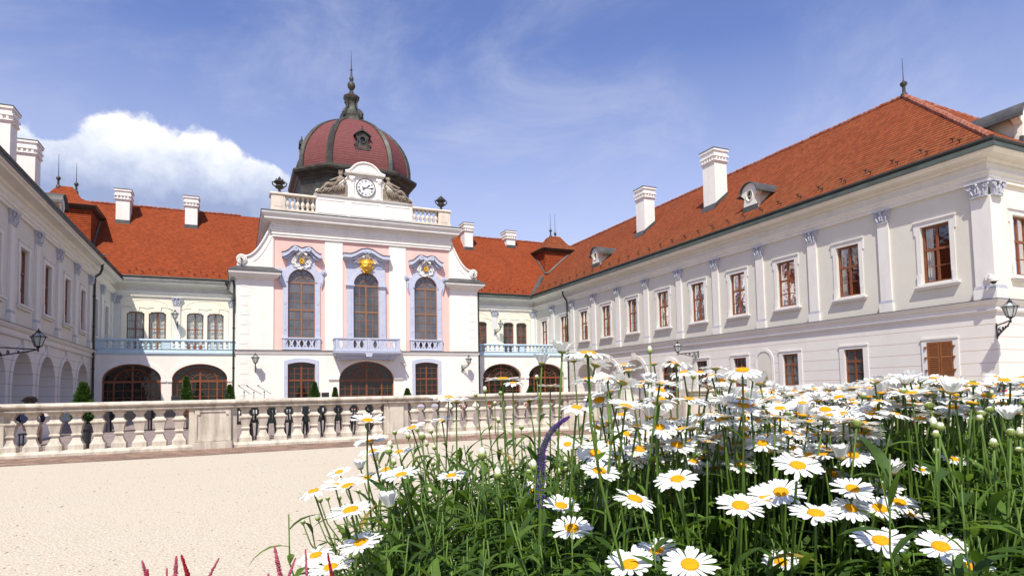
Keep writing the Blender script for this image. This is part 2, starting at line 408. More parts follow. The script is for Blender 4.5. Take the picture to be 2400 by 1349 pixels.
def tag(o, label, cat, group=None, kind=None):
    o['label'] = label; o['category'] = cat
    if group: o['group'] = group
    if kind: o['kind'] = kind
    return o
def empty(name, loc, label=None, cat=None, group=None):
    o = bpy.data.objects.new(name, None); o.location = loc; o.empty_display_size = .1; COL.objects.link(o)
    if label: tag(o, label, cat, group)
    return o
def struct(o, kind='structure'): o['kind'] = kind; return o
def copy_tree(o, parent=None, loc=None, rz=None, sc=None):
    c = o.copy(); COL.objects.link(c)
    if parent: c.parent = parent
    if loc is not None: c.location = loc
    if rz is not None: c.rotation_euler = (0, 0, rz)
    if sc is not None: c.scale = (sc,)*3
    for ch in o.children: copy_tree(ch, c)
    return c
def arc(u0, u1, zs, rise, n=18):                    # half ellipse from right spring over to left spring
    c = (u0+u1)/2; h = abs(u1-u0)/2
    return [(c+h*cos(pi*i/n), zs+rise*sin(pi*i/n)) for i in range(n+1)]
def segarc(u0, u1, zs, rise, n=8):
    return [(u1+(u0-u1)*i/n, zs+rise*(1-(2*i/n-1)**2)) for i in range(n+1)]
def archpoly(u0, u1, z0, zs, rise, n=18): return [(u0, z0), (u1, z0)] + arc(u0, u1, zs, rise, n)
def rect(u0, u1, z0, z1): return [(u0, z0), (u1, z0), (u1, z1), (u0, z1)]
def spiral(F, u, z, r, turns, n, sgn=1, a0=0., ns=22):
    return [F(u+sgn*cos(a0+2*pi*turns*i/ns)*r*(1-.85*i/ns), z+sin(a0+2*pi*turns*i/ns)*r*(1-.85*i/ns), n) for i in range(ns+1)]

PAV = Fr((0, 48.3, 0), (1, 0, 0), (0, -1, 0))
RWF = Fr((27.4, 0, 0), (0, 1, 0), (-1, 0, 0))
LWF = Fr((-8.75, 0, 0), (0, 1, 0), (1, 0, 0))
UPF = Fr((0, 57.0, 0), (1, 0, 0), (0, -1, 0))
LOF = Fr((0, 50.3, 0), (1, 0, 0), (0, -1, 0))
END = Fr((0, 14.55, 0), (1, 0, 0), (0, -1, 0))

# ------------------------------------------------------------------ ground
def flat(name, pts, z, m):
    b = MB(); b.add([(x, y, z) for x, y in pts], [tuple(range(len(pts)))]); return struct(b.build(name, m))
flat('ground', [(-600, -600), (600, -600), (600, 600), (-600, 600)], 0, 'gravel')
flat('terrace', [(-8.75, 15.9), (27.4, 15.9), (27.4, 57), (-8.75, 57)], .008, 'terrace_pavers')
flat('cobble_strip', [(-9, 14.25), (-1.5, 14.1), (3, 14.35), (10, 14.1), (27.4, 14.2), (27.4, 15.9), (-9, 15.9)], .006, 'cobbles')

# ------------------------------------------------------------------ the palace
PAL = empty('palace', (8.95, 55, 0), 'white baroque palace round a courtyard with red tiled roofs and maroon dome', 'palace')

def wall(F, outer, holes, depth, m, name='wall', n=0.):
    b = MB(); b.prism(F, outer, n-depth, n, holes, back=False); return b.build(name, m, PAL)

def glazing(F, poly, n, m, par, frm, bars=(), border=.07, name='window', curved=()):
    """A window part: its pane, with the frame as a sub-part. bars: (u0,u1,z0,z1)."""
    w = MB(); w.prism(F, poly, n-.03, n); w = w.build(name, m, par)
    f = MB(); c = (sum(p[0] for p in poly)/len(poly), sum(p[1] for p in poly)/len(poly))
    us = [p[0] for p in poly]; zs = [p[1] for p in poly]
    hu = (max(us)-min(us))/2; hz = (max(zs)-min(zs))/2; mu = (max(us)+min(us))/2; mz = (max(zs)+min(zs))/2
    inner = [(mu+(a-mu)*(1-border/hu), mz+(b-mz)*(1-border/hz)) for a, b in poly]
    f.prism(F, poly, n-.02, n+.05, [inner])
    for u0, u1, z0, z1 in bars: f.fbox(F, u0, u1, z0, z1, n-.01-(.003 if u1-u0 > z1-z0 else 0), n+(.044 if min(u1-u0, z1-z0) > .06 else .028)+(.004 if u1-u0 > z1-z0 else 0))
    for pts, r in curved: f.tube([F(a, b, n+.012) for a, b in pts], r, 4)
    f.build('frame', frm, w); return w

# --- right and left wings
PIT_R = [14.9, 19.05, 23.05, 26.7, 30.4, 34.0, 37.8, 41.6, 45.3, 49.0, 52.9, 56.75]
WIN_R = [16.74, 21.02, 24.87, 28.57, 32.17, 35.87, 39.68, 43.42, 47.03, 50.75, 54.8]
PIT_L = [29.2, 32.9, 36.65, 40.6, 44.6, 48.5, 52.4, 56.4]
WIN_L = [27.4, 31.1, 34.85, 38.75, 42.75, 46.7, 50.6, 54.5]
LOWIN = [16.8, 20.95, 24.82, 28.6, 32.0]
ARCH_R = [39.6, 43.2, 46.95]
ARCH_L = [27.0, 31.1, 34.95, 38.9, 42.9, 46.9]

def wing_window(F, y, surround=True, m='glass_wing'):
    u0, u1, z0, z1 = y-.6, y+.6, 5.52, 7.98
    h = .035
    w = glazing(F, rect(u0, u1, z0, z1), -.17, 'glass_clear', PAL, 'wood_brown',
        [(y-.05, y+.05, z0, z1), (u0, u1, 6.90, 7.00), (u0, u1, 6.2, 6.235)], .07)
    rd = random.Random(int(y*100)); cu = MB()
    for s0, s1 in ((u0, u0+rd.uniform(.14, .34)), (u1-rd.uniform(.14, .42), u1)) if rd.random() < .75 else ((u0, u1),):
        N = 12
        for k in range(N):
            a, b = s0+(s1-s0)*k/N, s0+(s1-s0)*(k+1)/N; fa, fb = -.34+.02*sin(k*1.9), -.34+.02*sin((k+1)*1.9)
            cu.add([F(a, z0-.1, fa), F(b, z0-.1, fb), F(b, z1+.1, fb), F(a, z1+.1, fa)], [(0, 1, 2, 3)])
    cu.build('curtain', 'curtain_white', w, 'all', fix=False)
    bx = MB(); bx.fbox(F, u0-.1, u1+.1, z0-.1, z1+.1, -1.5, -1.3)
    for q in ((u0-.16, u0-.1, z0-.1, z1+.1), (u1+.1, u1+.16, z0-.1, z1+.1), (u0-.1, u1+.1, z0-.16, z0-.1), (u0-.1, u1+.1, z1+.1, z1+.16)): bx.fbox(F, *q, -1.299, -.21); bx.build('room_wall', 'room_wall', w)
    s = MB()
    outer = [(u0-.22, z0-.16), (u0-.22, z0+.42), (u0-.30, z0+.42) if 0 else (u0-.22, z0+.43), (u0-.22, z1-.30), (u0-.30, z1-.30), (u0-.30, z1+.22), (u0-.2, z1+.27), (u1+.2, z1+.27), (u1+.30, z1+.22), (u1+.30, z1-.30), (u1+.22, z1-.30), (u1+.22, z0-.16)]
    s.prism(F, outer, .001, .045, [rect(u0-.02, u1+.02, z0-.02, z1+.02)])
    s.fbox(F, u0-.31, u1+.31, z1+.235, z1+.31, .003, .10)
    for q in (u0-.24, u1+.07): s.fbox(F, q, q+.17, z0-.15, z0+.40, .046, .075)
    s.build('surround', 'wing_trim', w)
    sl = MB(); sl.fbox(F, u0-.36, u1+.36, z0-.20, z0-.12, .002, .20); sl.fbox(F, u0-.30, u1+.30, z0-.30, z0-.202, .002, .12)
    sl.build('sill', 'wing_trim', w)
    return w
def pilaster(F, y, w=.27):
    p = MB()
    p.fbox(F, y-w, y+w, 4.46, 8.64, .001, .11); p.fbox(F, y-w-.06, y+w+.06, 4.455, 4.86, .002, .17)
    p = p.build('pilaster', 'wing_trim', PAL)
    b = MB(); b.fbox(F, y-w-.05, y+w+.05, 4.86, 4.93, .003, .16); b.fbox(F, y-w-.02, y+w+.02, 4.93, 5.0, .004, .135); b.build('base', 'capital_blue', p)
    capital(F, y, w, p)
def capital(F, y, w, p):
    c = MB(); c.prism(F, [(y-w+.02, 8.62), (y+w-.02, 8.62), (y+w+.03, 8.92), (y+w+.13, 9.14), (y-w-.13, 9.14), (y-w-.03, 8.92)], .003, .15)
    c.fbox(F, y-w-.15, y+w+.15, 9.14, 9.21, .002, .25); c.fbox(F, y-w-.01, y+w+.01, 8.6, 8.66, .002, .17)
    for sgn in (-1, 1):
        c.tube(spiral(F, y+sgn*(w+.02), 9.02, .11, 1.6, .19, sgn), .032, 5)
        c.tube([F(y+sgn*.03, 8.72, .16), F(y+sgn*.06, 8.88, .2), F(y+sgn*.02, 9.04, .21)], [.05, .045, .02], 5)
        c.tube([F(y+sgn*.19, 8.70, .15), F(y+sgn*.23, 8.83, .2), F(y+sgn*.25, 8.9, .22)], [.05, .04, .015], 5)
    c.ball(F(y, 9.08, .22), .07, seg=6, rings=4)
    c.build('capital', 'capital_blue', p)

def wing(F, y0, y1, wins, lows, arches, cream, door=None, sgn=1):
    up = [rect(y-.62, y+.62, 5.5, 8.0) for y in wins]
    wall(F, rect(y0, y1, 4.2, 10.45), up, .2, cream, 'upper_wall')
    holes = [rect(y-.52, y+.52, 1.16, 2.88) for y in lows]
    holes += [archpoly(y-1.5, y+1.5, .02, 1.92, 1.48, 20) for y in arches]
    if door: holes.append(archpoly(door-.95, door+.95, .02, 2.1, .95, 16))
    wall(F, rect(y0, y1, 0, 4.2), holes, .9 if arches else .2, 'rustic_plaster', 'lower_wall')
    for y in arches:
        b = MB(); b.prism(F, arc(y-1.78, y+1.78, 1.92, 1.76, 20) + arc(y-1.5, y+1.5, 1.92, 1.48, 20)[::-1], .001, .06)
        b.prism(F, [(y-.16, 3.36), (y+.16, 3.36), (y+.26, 3.9), (y-.26, 3.9)], .002, .11)
        for q in (y-1.75, y+1.5): b.fbox(F, q, q+.25, .01, 1.9, .0015, .05)
        a = b.build('arch', 'rustic_plaster', PAL)
        bk = MB(); bk.fbox(F, y-1.55, y+1.55, 0, 3.5, -1.0, -.9); bk.build('back_wall', 'rustic_plaster', a)

def cornice(name, path, side, m='cornice_cream', m2='trim_white'):
    a = MB(); a.mould(path, [(.0, 9.22), (.12, 9.22), (.12, 9.36), (.17, 9.38), (.17, 9.50), (.25, 9.56), (.25, 9.62), (.02, 9.66), (.02, 10.0), (.10, 10.02), (.16, 10.10), (.16, 10.14), (.40, 10.17), (.55, 10.18), (.58, 10.24), (.68, 10.28), (.70, 10.35), (.0, 10.36)], side)
    a.build('cornice', m, PAL)
def string_course(path, side):
    a = MB(); a.mould(path, [(.0, 3.92), (.10, 3.94), (.13, 4.02), (.05, 4.05), (.05, 4.22), (.13, 4.25), (.20, 4.36), (.22, 4.42), (.0, 4.43)], side)
    a = a.build('string_course', 'rustic_plaster', PAL)
    c = MB(); c.mould(path, [(.0, 4.432), (.235, 4.424), (.235, 4.445), (.0, 4.475)], side); c.build('flashing', 'lead_grey', a)

# wing walls
wing(RWF, 14.556, 57.0, WIN_R, LOWIN, ARCH_R, 'wing_plaster', 35.3)
wing(LWF, 24.0, 57.0, WIN_L, [], ARCH_L, 'wing_plaster')
for i, y in enumerate(WIN_R): wing_window(RWF, y)
for y in WIN_L: wing_window(LWF, y)
for y in PIT_R[1:]: pilaster(RWF, y)
for y in PIT_L: pilaster(LWF, y)
for y in LOWIN[1:]:
    w = glazing(RWF, rect(y-.5, y+.5, 1.18, 2.86), -.13, 'glass_wing', PAL, 'wood_brown', [(y-.045, y+.045, 1.18, 2.86), (y-.5, y+.5, 2.22, 2.31), (y-.5, y+.5, 1.72, 1.75)], .06)
    s = MB(); s.prism(RWF, rect(y-.78, y+.78, 1.08, 3.06), .001, .05, [rect(y-.52, y+.52, 1.16, 2.88)]); s.fbox(RWF, y-.8, y+.8, 3.02, 3.09, .002, .085)
    s.fbox(RWF, y-.84, y+.84, 1.03, 1.12, .002, .13); s.build('surround', 'wing_trim', w)
# shuttered window
y = LOWIN[0]
sh = MB()
for k in (0, 1):
    a, b_ = (y-.54, y-.015) if k == 0 else (y+.015, y+.54)
    sh.prism(RWF, rect(a, b_, 1.18, 2.90), -.02, .055, [rect(a+.07, b_-.07, 1.25, 2.18), rect(a+.07, b_-.07, 2.26, 2.83)])
    for z in [1.29+.085*i for i in range(11)] + [2.30+.085*i for i in range(7)]:
        if z < 2.16 or z > 2.28:
            v = [RWF(a+.07, z-.035, .045), RWF(b_-.07, z-.035, .045), RWF(b_-.07, z+.045, -.005), RWF(a+.07, z+.045, -.005)]
            sh.add(v + [q + RWF.N*.012 for q in v], [(0, 1, 2, 3), (4, 5, 6, 7), (0, 1, 5, 4), (2, 3, 7, 6)])
sh.fbox(RWF, y-.54, y+.54, 1.18, 2.9, -.06, -.03)
sh = sh.build('shutter', 'shutter_brown', PAL); sh['label'] = 'closed brown louvred shutters'
s = MB(); s.prism(RWF, rect(y-.78, y+.78, 1.08, 3.06), .001, .05, [rect(y-.55, y+.55, 1.16, 2.91)]); s.fbox(RWF, y-.8, y+.8, 3.02, 3.09, .002, .085); s.build('surround', 'wing_trim', sh)
s = MB()
for z in (1.7, 2.25, 2.7):
    for q in (y-.6, y+.6): s.fbox(RWF, q-.06, q+.06, z-.015, z+.02, .056, .09); s.fbox(RWF, q-.02, q+.02, z-.1, z+.02, .06, .1)
s.build('hinge', 'shutter_brown', sh)
# niche with a small stone figure base and the arched courtyard door
nb = MB(); u0, u1 = 26.17, 27.25
nb.prism(RWF, archpoly(u0-.17, u1+.17, 1.06, 2.6, .70), .001, .04, [archpoly(u0, u1, 1.12, 2.6, .54)])
nb = nb.build('niche', 'wing_trim', PAL)
nn = MB(); nn.prism(RWF, archpoly(u0, u1, 1.12, 2.6, .54), .002, .006); nn.build('niche_back', 'wing_plaster', nb)
d0 = 35.3
dw = glazing(RWF, archpoly(d0-.95, d0+.95, .05, 2.1, .95), -.16, 'glass_door', PAL, 'wood_brown', [(d0-.06, d0+.06, .05, 3.0), (d0-.95, d0+.95, 2.06, 2.18), (d0-.9, d0-.06, .05, .9), (d0+.06, d0+.9, .05, .9), (d0-.5, d0-.46, .9, 2.1), (d0+.46, d0+.5, .9, 2.1)], .1, 'door')
s = MB(); s.prism(RWF, archpoly(d0-1.2, d0+1.2, .02, 2.1, 1.2), .001, .06, [archpoly(d0-.95, d0+.95, .021, 2.1, .95)]); s.build('surround', 'trim_white', dw)
# near end wall of the right wing
ew = [rect(28.95, 30.15, 5.5, 8.0), rect(33.2, 34.4, 5.5, 8.0), rect(37.5, 38.7, 5.5, 8.0)]
wall(END, rect(27.41, 42.6, 4.2, 10.45), ew, .2, 'cream_plaster', 'end_wall')
wall(END, rect(27.41, 42.6, 0, 4.2), [], .2, 'rustic_plaster', 'end_wall')
for y in (29.55, 33.8, 38.1): wing_window(END, y)
# corner pilaster, both faces
cpil = MB(); cpil.box((27.29, 14.44, 4.46), (27.99, 15.17, 8.64)); cpil.box((27.23, 14.38, 4.455), (28.05, 15.24, 4.86))
cpil = cpil.build('corner_pilaster', 'wing_trim', PAL)
cb = MB(); cb.box((27.24, 14.39, 4.862), (28.04, 15.22, 4.93)); cb.box((27.265, 14.415, 4.93), (28.015, 15.2, 5.0)); cb.build('base', 'capital_blue', cpil)
RC = Fr((27.295, 0, 0), (0, 1, 0), (-1, 0, 0)); EC = Fr((0, 14.445, 0), (1, 0, 0), (0, -1, 0))
capital(RC, 14.80, .30, cpil); capital(EC, 27.66, .30, cpil)
cc = MB(); cc.box((27.2, 14.35, 9.12), (27.5, 14.6, 9.218)); cc.build('capital', 'capital_blue', cpil)
cornice('c', [(-8.75, 24), (-8.75, 57.0), (27.4, 57.0), (27.4, 14.55), (43, 14.55)], 1)
string_course([(27.4, 50.3), (27.4, 14.55), (43, 14.55)], 1)
string_course([(-8.75, 24), (-8.75, 50.3)], 1)
# eaves: sloping lead sheet, gutter
def eave(path, side, green):
    a = MB(); a.mould(path, [(.60, 10.37), (.735, 10.33), (.74, 10.36), (.585, 10.64), (.30, 10.66)], side); a = a.build('eave_flashing', 'lead_green' if green else 'lead_grey', PAL)
    g = MB(); pr = [(.56+.095*cos(t), 10.71+.095*sin(t)) for t in [pi*2*i/10 for i in range(10)]]
    g.mould(path, pr + [pr[0]], side); g.build('gutter', 'gutter_metal', PAL, True)
eave([(-8.75, 24), (-8.75, 57.0), (-.3, 57.0)], 1, False); eave([(18.2, 57.0), (27.4, 57.0), (27.4, 14.55), (43, 14.55)], 1, True)
# --- roofs
EZ = 10.70
def roofpoly(b, pts, eave_a, eave_b):              # UV in metres: along the eave, up the slope
    pts = [Vector(p) for p in pts]; U = (Vector(eave_b)-Vector(eave_a)).normalized()
    n = (pts[1]-pts[0]).cross(pts[2]-pts[0]).normalized(); V = n.cross(U); 
    if V.z < 0: V = -V
    o = Vector(eave_a)
    b.add(pts, [tuple(range(len(pts)))], [[((p-o).dot(U), (p-o).dot(V)) for p in pts]])
def roof(name, polys, m):
    b = MB()
    for pts, a, c in polys: roofpoly(b, pts, a, c)
    return b.build(name, m, PAL, fix=False)
RX0, RXR, RZ = 26.8, 35.0, 17.75; APY, EY = 22.65, 13.95
re_ = (RX0, EY, EZ)
r = roof('roof', [([(RX0, EY, EZ), (RX0, 57.2, EZ), (RXR, 65, RZ), (RXR, APY, RZ)], (RX0, EY, EZ), (RX0, 57.2, EZ)),
                  ([(RX0, EY, EZ), (RXR, APY, RZ), (43.2, EY, EZ)], (RX0, EY, EZ), (43.2, EY, EZ)),
                  ([(43.2, EY, EZ), (RXR, APY, RZ), (RXR, 65, RZ), (43.2, 72, EZ)], (43.2, EY, EZ), (43.2, 72, EZ))], 'roof_worn')
r['label'] = 'weathered brownish red tiled roof over the long right wing'
roof_r = r
LX0, LXR = -8.15, -16.35
roof_l = roof('roof', [([(LX0, 20, EZ), (LX0, 57.2, EZ), (LXR, 65, RZ), (LXR, 28, RZ)], (LX0, 20, EZ), (LX0, 57.2, EZ)),
              ([(LX0, 20, EZ), (LXR, 28, RZ), (-24.5, 20, EZ)], (LX0, 20, EZ), (-24.5, 20, EZ)),
              ([(-24.5, 20, EZ), (LXR, 28, RZ), (LXR, 65, RZ), (-24.5, 72, EZ)], (-24.5, 20, EZ), (-24.5, 72, EZ))], 'roof_bright')
RY0, RYR, RRZ = 56.4, 64.0, 18.2
def recz(y): return EZ-.12+(RRZ-EZ+.12)*(y-RY0)/(RYR-RY0)
e0 = EZ-.12
roof_c = roof('roof', [([(-8.4, RY0, e0), (2.38, RY0, e0), (2.38, RYR, RRZ), (-16.5, RYR, RRZ)], (-8.4, RY0, e0), (.2, RY0, e0)),
              ([(15.58, RY0, e0), (27.0, RY0, e0), (35.2, RYR, RRZ), (15.58, RYR, RRZ)], (17.6, RY0, e0), (27.0, RY0, e0)),
              ([(2.38, 60.3, recz(60.3)), (15.58, 60.3, recz(60.3)), (15.58, RYR, RRZ), (2.38, RYR, RRZ)], (2.38, RY0, e0), (15.58, RY0, e0)),
              ([(-16.5, RYR, RRZ), (35.2, RYR, RRZ), (43, 72, 10.5), (-24, 72, 10.5)], (43, 72, 10.5), (-24, 72, 10.5))], 'roof_bright')
roof_c['label'] = 'bright orange red tiled roof either side of the pavilion'
def ridge(par, a, c, m='ridge_tile', r=.11, step=.36):
    a = Vector(a); c = Vector(c); n = max(1, int((c-a).length/step)); b = MB(); rnd = random.Random(3)
    for i in range(n):
        p, q = a.lerp(c, i/n), a.lerp(c, (i+1.06)/n); j = Vector((rnd.uniform(-.012, .012),)*2 + (rnd.uniform(-.01, .02),))
        b.tube([p+j, q+j+Vector((0, 0, .03))], [r, r*1.16], 7)
    return b.build('ridge_tiles', m, par)
ridge(roof_r, (RXR, APY, RZ), (RXR, 65, RZ)); ridge(roof_r, (RX0+.1, EY+.1, EZ+.06), (RXR, APY, RZ), r=.13); ridge(roof_r, (43.1, EY+.1, EZ+.06), (RXR, APY, RZ))
ridge(roof_c, (-16.4, RYR, RRZ), (.2, RYR, RRZ)); ridge(roof_c, (17.6, RYR, RRZ), (35.2, RYR, RRZ))
# valley flashing on the right
v = MB(); v.add([(26.55, 56.25, e0+.05), (27.15, 56.35, e0+.06), (29.55, 59.0, 13.35), (29.2, 59.15, 13.42)], [(0, 1, 2, 3)]); v.build('valley_flashing', 'lead_grey', roof_c)
# snow guards along the eaves
def guard():
    b = MB(); b.box((-.015, -.01, 0), (.015, .01, .16)); b.box((-.015, -.14, .12), (.015, .0, .16)); b.box((-.09, -.02, .15), (.09, .0, .18)); return b
gm = guard().build('snow_guard', 'black_iron', roof_r); n_g = 0
def put_guard(par, p, rz):
    global n_g
    o = gm if n_g == 0 else gm.copy()
    if n_g: COL.objects.link(o)
    n_g += 1; o.parent = par; o.matrix_parent_inverse = wm(par).inverted(); o.location = p; o.rotation_euler = (0, 0, rz)
sl = (RZ-EZ)/(RXR-RX0)
y = 15.4
while y < 55 and n_g < 60:
    put_guard(roof_r, (RX0+.42, y, EZ+.42*sl), -pi/2); put_guard(roof_r, (RX0+.72, y+.45, EZ+.72*sl), -pi/2); y += 1.35
for i in range(17): 
    x = -7.7+i*.45; k = .45+.3*(i % 2); put_guard(roof_c, (x, RY0+k, recz(RY0+k)), 0)
for i in range(18): 
    x = 18.9+i*.45; k = .45+.3*(i % 2); put_guard(roof_c, (x, RY0+k, recz(RY0+k)), 0)
# chimneys
def chimney(x0, x1, y0, y1, zb, zt):
    b = MB(); b.box((x0, y0, zb-1.2), (x1, y1, zt-.85)); 
    for z0, z1, e in ((zt-.95, zt-.86, .05), (zt-.858, zt-.80, .11), (zt-.56, zt-.44, .13), (zt-.438, zt-.15, .06), (zt-.148, zt, .14)): b.box((x0-e, y0-e, z0), (x1+e, y1+e, z1))
    b.box((x0+.03, y0+.03, zt-.85), (x1-.03, y1-.03, zt-.5))
    c = b.build('chimney', 'trim_white', PAL)
    pl = []                                        # a toothed band round the shaft
    for (ax, ay), (bx_, by_), (ox, oy) in (((x0, y0), (x1, y0), (0, -1)), ((x1, y0), (x1, y1), (1, 0)), ((x1, y1), (x0, y1), (0, 1)), ((x0, y1), (x0, y0), (-1, 0))):
        n = max(3, round((abs(bx_-ax)+abs(by_-ay))/.27)); 
        for i in range(n):
            for q, e in ((.0, .02), (.28, .02), (.28, .10), (.72, .10), (.72, .02)): t = (i+q)/n; pl.append((ax+(bx_-ax)*t+ox*e, ay+(by_-ay)*t+oy*e))
    k = len(pl); d = MB(); d.add([(x, y, zt-.80) for x, y in pl]+[(x, y, zt-.56) for x, y in pl], [(i, (i+1) % k, k+(i+1) % k, k+i) for i in range(k)])
    d.build('cap_frieze', 'trim_white', c)
    t = MB(); t.box((x0-.16, y0-.16, zt), (x1+.16, y1+.16, zt+.05)); t.build('cap', 'lead_grey', c)
    return c
def rwz(x): return EZ+sl*(x-RX0)
for y0, y1, zt in ((42.35, 43.55, 18.0), (33.45, 34.7, 17.98)):
    xa, xb = (30.75, 31.8) if y0 > 40 else (30.4, 31.5); c = chimney(xa, xb, y0, y1, rwz(xa)-.5, zt)
    f = MB(); f.add([(xa-.25, y0-.1, rwz(xa-.25)+.02), (xa-.25, y1+.1, rwz(xa-.25)+.02), (xa-.02, y1+.1, rwz(xa)+.28), (xa-.02, y0-.1, rwz(xa)+.28)], [(0, 1, 2, 3)])
    for yy in (y0-.03, y1+.03): f.add([(xa-.02, yy, rwz(xa)), (xb+.05, yy, rwz(xb)), (xb+.05, yy, rwz(xb)+.3), (xa-.02, yy, rwz(xa)+.3)], [(0, 1, 2, 3)])
    f.build('flashing', 'lead_grey', c)
for x0, x1, y0, zt in ((-9.42, -8.42, 61.9, 19.0), (-4.27, -3.3, 62.0, 19.0), (21.8, 22.75, 62.1, 19.15), (27.0, 28.05, 62.9, 18.95)):
    c = chimney(x0, x1, y0, y0+1.3, recz(y0)-.3, zt)
    f = MB(); f.box((x0-.04, y0-.05, recz(y0)-.3), (x1+.04, y0-.01, recz(y0)+.28)); f.build('flashing', 'lead_grey', c)
for y0, zt in ((45.15, 18.45), (50.15, 18.25)): chimney(-14.1, -12.15, y0, y0+1.25, 14.0, zt)
chimney(37.2, 38.6, 27.5, 28.5, 15.5, 18.6)
# dormers with a round window under an arched lead hood
def dormer(F, u, nb, zb, back, s=1.0):              # F: facade-like frame at the roof; nb = out distance of its face
    b = MB(); out = [(u-.50*s, zb-.5), (u+.50*s, zb-.5), (u+.50*s, zb+.05), (u+.42*s, zb+.5*s), (u+.66*s, zb+.72*s)] + [(a, z) for a, z in arc(u-.66*s, u+.66*s, zb+.74*s, .62*s, 12)] + [(u-.66*s, zb+.72*s), (u-.42*s, zb+.5*s), (u-.50*s, zb+.05)]
    ring = [(u+.26*s*cos(t), zb+.62*s+.33*s*sin(t)) for t in [2*pi*i/16 for i in range(16)]]
    b.prism(F, out, nb-.35, nb, [ring]); 
    b.fbox(F, u-.42*s, u+.42*s, zb-.5, zb+1.0*s, nb-back, nb-.351)
    d = b.build('dormer', 'cornice_cream', PAL)
    g = MB(); g.prism(F, ring, nb-.2, nb-.15); g = g.build('window', 'glass_round', d)
    k = MB(); k.tube([F(u+.265*s*cos(t), zb+.62*s+.335*s*sin(t), nb) for t in [2*pi*i/16 for i in range(16)]], .05*s, 5, closed=True)
    k.fbox(F, u-.025*s, u+.025*s, zb+.3*s, zb+.95*s, nb-.16, nb-.1); k.fbox(F, u-.25*s, u+.25*s, zb+.6*s, zb+.65*s, nb-.16, nb-.11); k.build('frame', 'cornice_cream', d)
    h = MB(); A = arc(u-.72*s, u+.72*s, zb+.72*s, .70*s, 12); B = arc(u-.67*s, u+.67*s, zb+.72*s, .645*s, 12)
    ee = [(u+.92*s, zb+.66*s)]; A2 = [(u+.95*s, zb+.70*s)] + A + [(u-.95*s, zb+.70*s)]; B2 = [(u+.95*s, zb+.65*s)] + B + [(u-.95*s, zb+.65*s)]
    h.prism(F, A2 + B2[::-1], nb-back, nb+.16); h.build('hood', 'lead_grey', d)
    q = MB(); q.fbox(F, u-.56*s, u+.56*s, zb-.5, zb-.02, nb-.1, nb+.035); q.build('apron', 'lead_grey', d)
    return d
DR = Fr((28.0, 0, 0), (0, 1, 0), (-1, 0, 0))
dormer(DR, 45.85, 0, 12.05, 2.2); dormer(DR, 27.9, 0, 12.05, 2.2)
DL = Fr((-9.45, 0, 0), (0, 1, 0), (1, 0, 0))
dormer(DL, 43.8, .15, 11.72, 2.4)
DE = Fr((0, 15.6, 0), (1, 0, 0), (0, -1, 0))
dormer(DE, 32.2, .35, 12.05, 2.5, 1.15)
# corner towers
def finial(x, y, z, h, parent, r=.16):
    b = MB(); b.lathe((x, y, z), [(r, -.15), (r*.9, .05), (r*.5, .12), (r*.42, .45), (r*.6, .5), (r*1.0, .62), (r*.95, .70), (r*.35, .80), (.03, .9), (.012, h)], 10)
    return b.build('finial', 'bronze_copper', parent, True)
def tower(x0, x1, y0, y1, sx):
    b = MB(); zt = 16.25; Z = 9.5
    ins = .35
    lo = [(x0+(ins if sx > 0 else -ins)*-1, y0), (x1, y0), (x1, y1), (x0, y1)]
    P = [(x0, y0), (x1, y0), (x1, y1), (x0, y1)]
    for i in range(4):
        a, c = P[i], P[(i+1) % 4]
        roofpoly(b, [(*a, 12.0), (*c, 12.0), (*c, zt), (*a, zt)], (*a, 12.0), (*c, 12.0))
    t = b.build('tower_wall', 'roof_bright', PAL, fix=False)
    e = MB(); e.mould([(x0, y0), (x1, y0), (x1, y1), (x0, y1)], [(-.02, zt-.12), (.05, zt-.12), (.34, zt+.08), (.37, zt+.2), (-.02, zt+.22)], 1, True); e.build('eave', 'bronze_copper', t)
    q = MB(); h = .42; cx, cy_ = (x0+x1)/2, (y0+y1)/2; Q = [(x0-h, y0-h), (x1+h, y0-h), (x1+h, y1+h), (x0-h, y1+h)]; zm = zt+.2
    in_ = .9; R = [(x0+in_, y0+in_), (x1-in_, y0+in_), (x1-in_, y1-in_), (x0+in_, y1-in_)]
    ap = [(x0+1.55, y0+1.55), (x1-1.55, y0+1.55), (x1-1.55, y1-1.55), (x0+1.55, y1-1.55)]
    for i in range(4):
        a, c, d, f = Q[i], Q[(i+1) % 4], R[i], R[(i+1) % 4]
        roofpoly(q, [(*a, zm), (*c, zm), (*f, zm+.85), (*d, zm+.85)], (*a, zm), (*c, zm))
        roofpoly(q, [(*d, zm+.85), (*f, zm+.85), (*ap[(i+1) % 4], zm+1.85), (*ap[i], zm+1.85)], (*a, zm), (*c, zm))
    roofpoly(q, [(*p, zm+1.85) for p in ap], (*ap[0], zm+1.85), (*ap[1], zm+1.85))
    q.build('tower_roof', 'roof_worn' if sx > 0 else 'roof_bright', t, fix=False)
    return t
tw = tower(29.95, 34.2, 59.4, 63.6, 1)
finial(31.5, 60.95, 18.25, 2.6, tw, .17); finial(32.65, 62.05, 18.25, 2.9, tw, .17)
tw2 = tower(-14.6, -10.55, 58.6, 62.9, -1)
finial(-13.05, 60.15, 18.25, 2.6, tw2, .17); finial(-12.1, 61.35, 18.25, 2.4, tw2, .17)
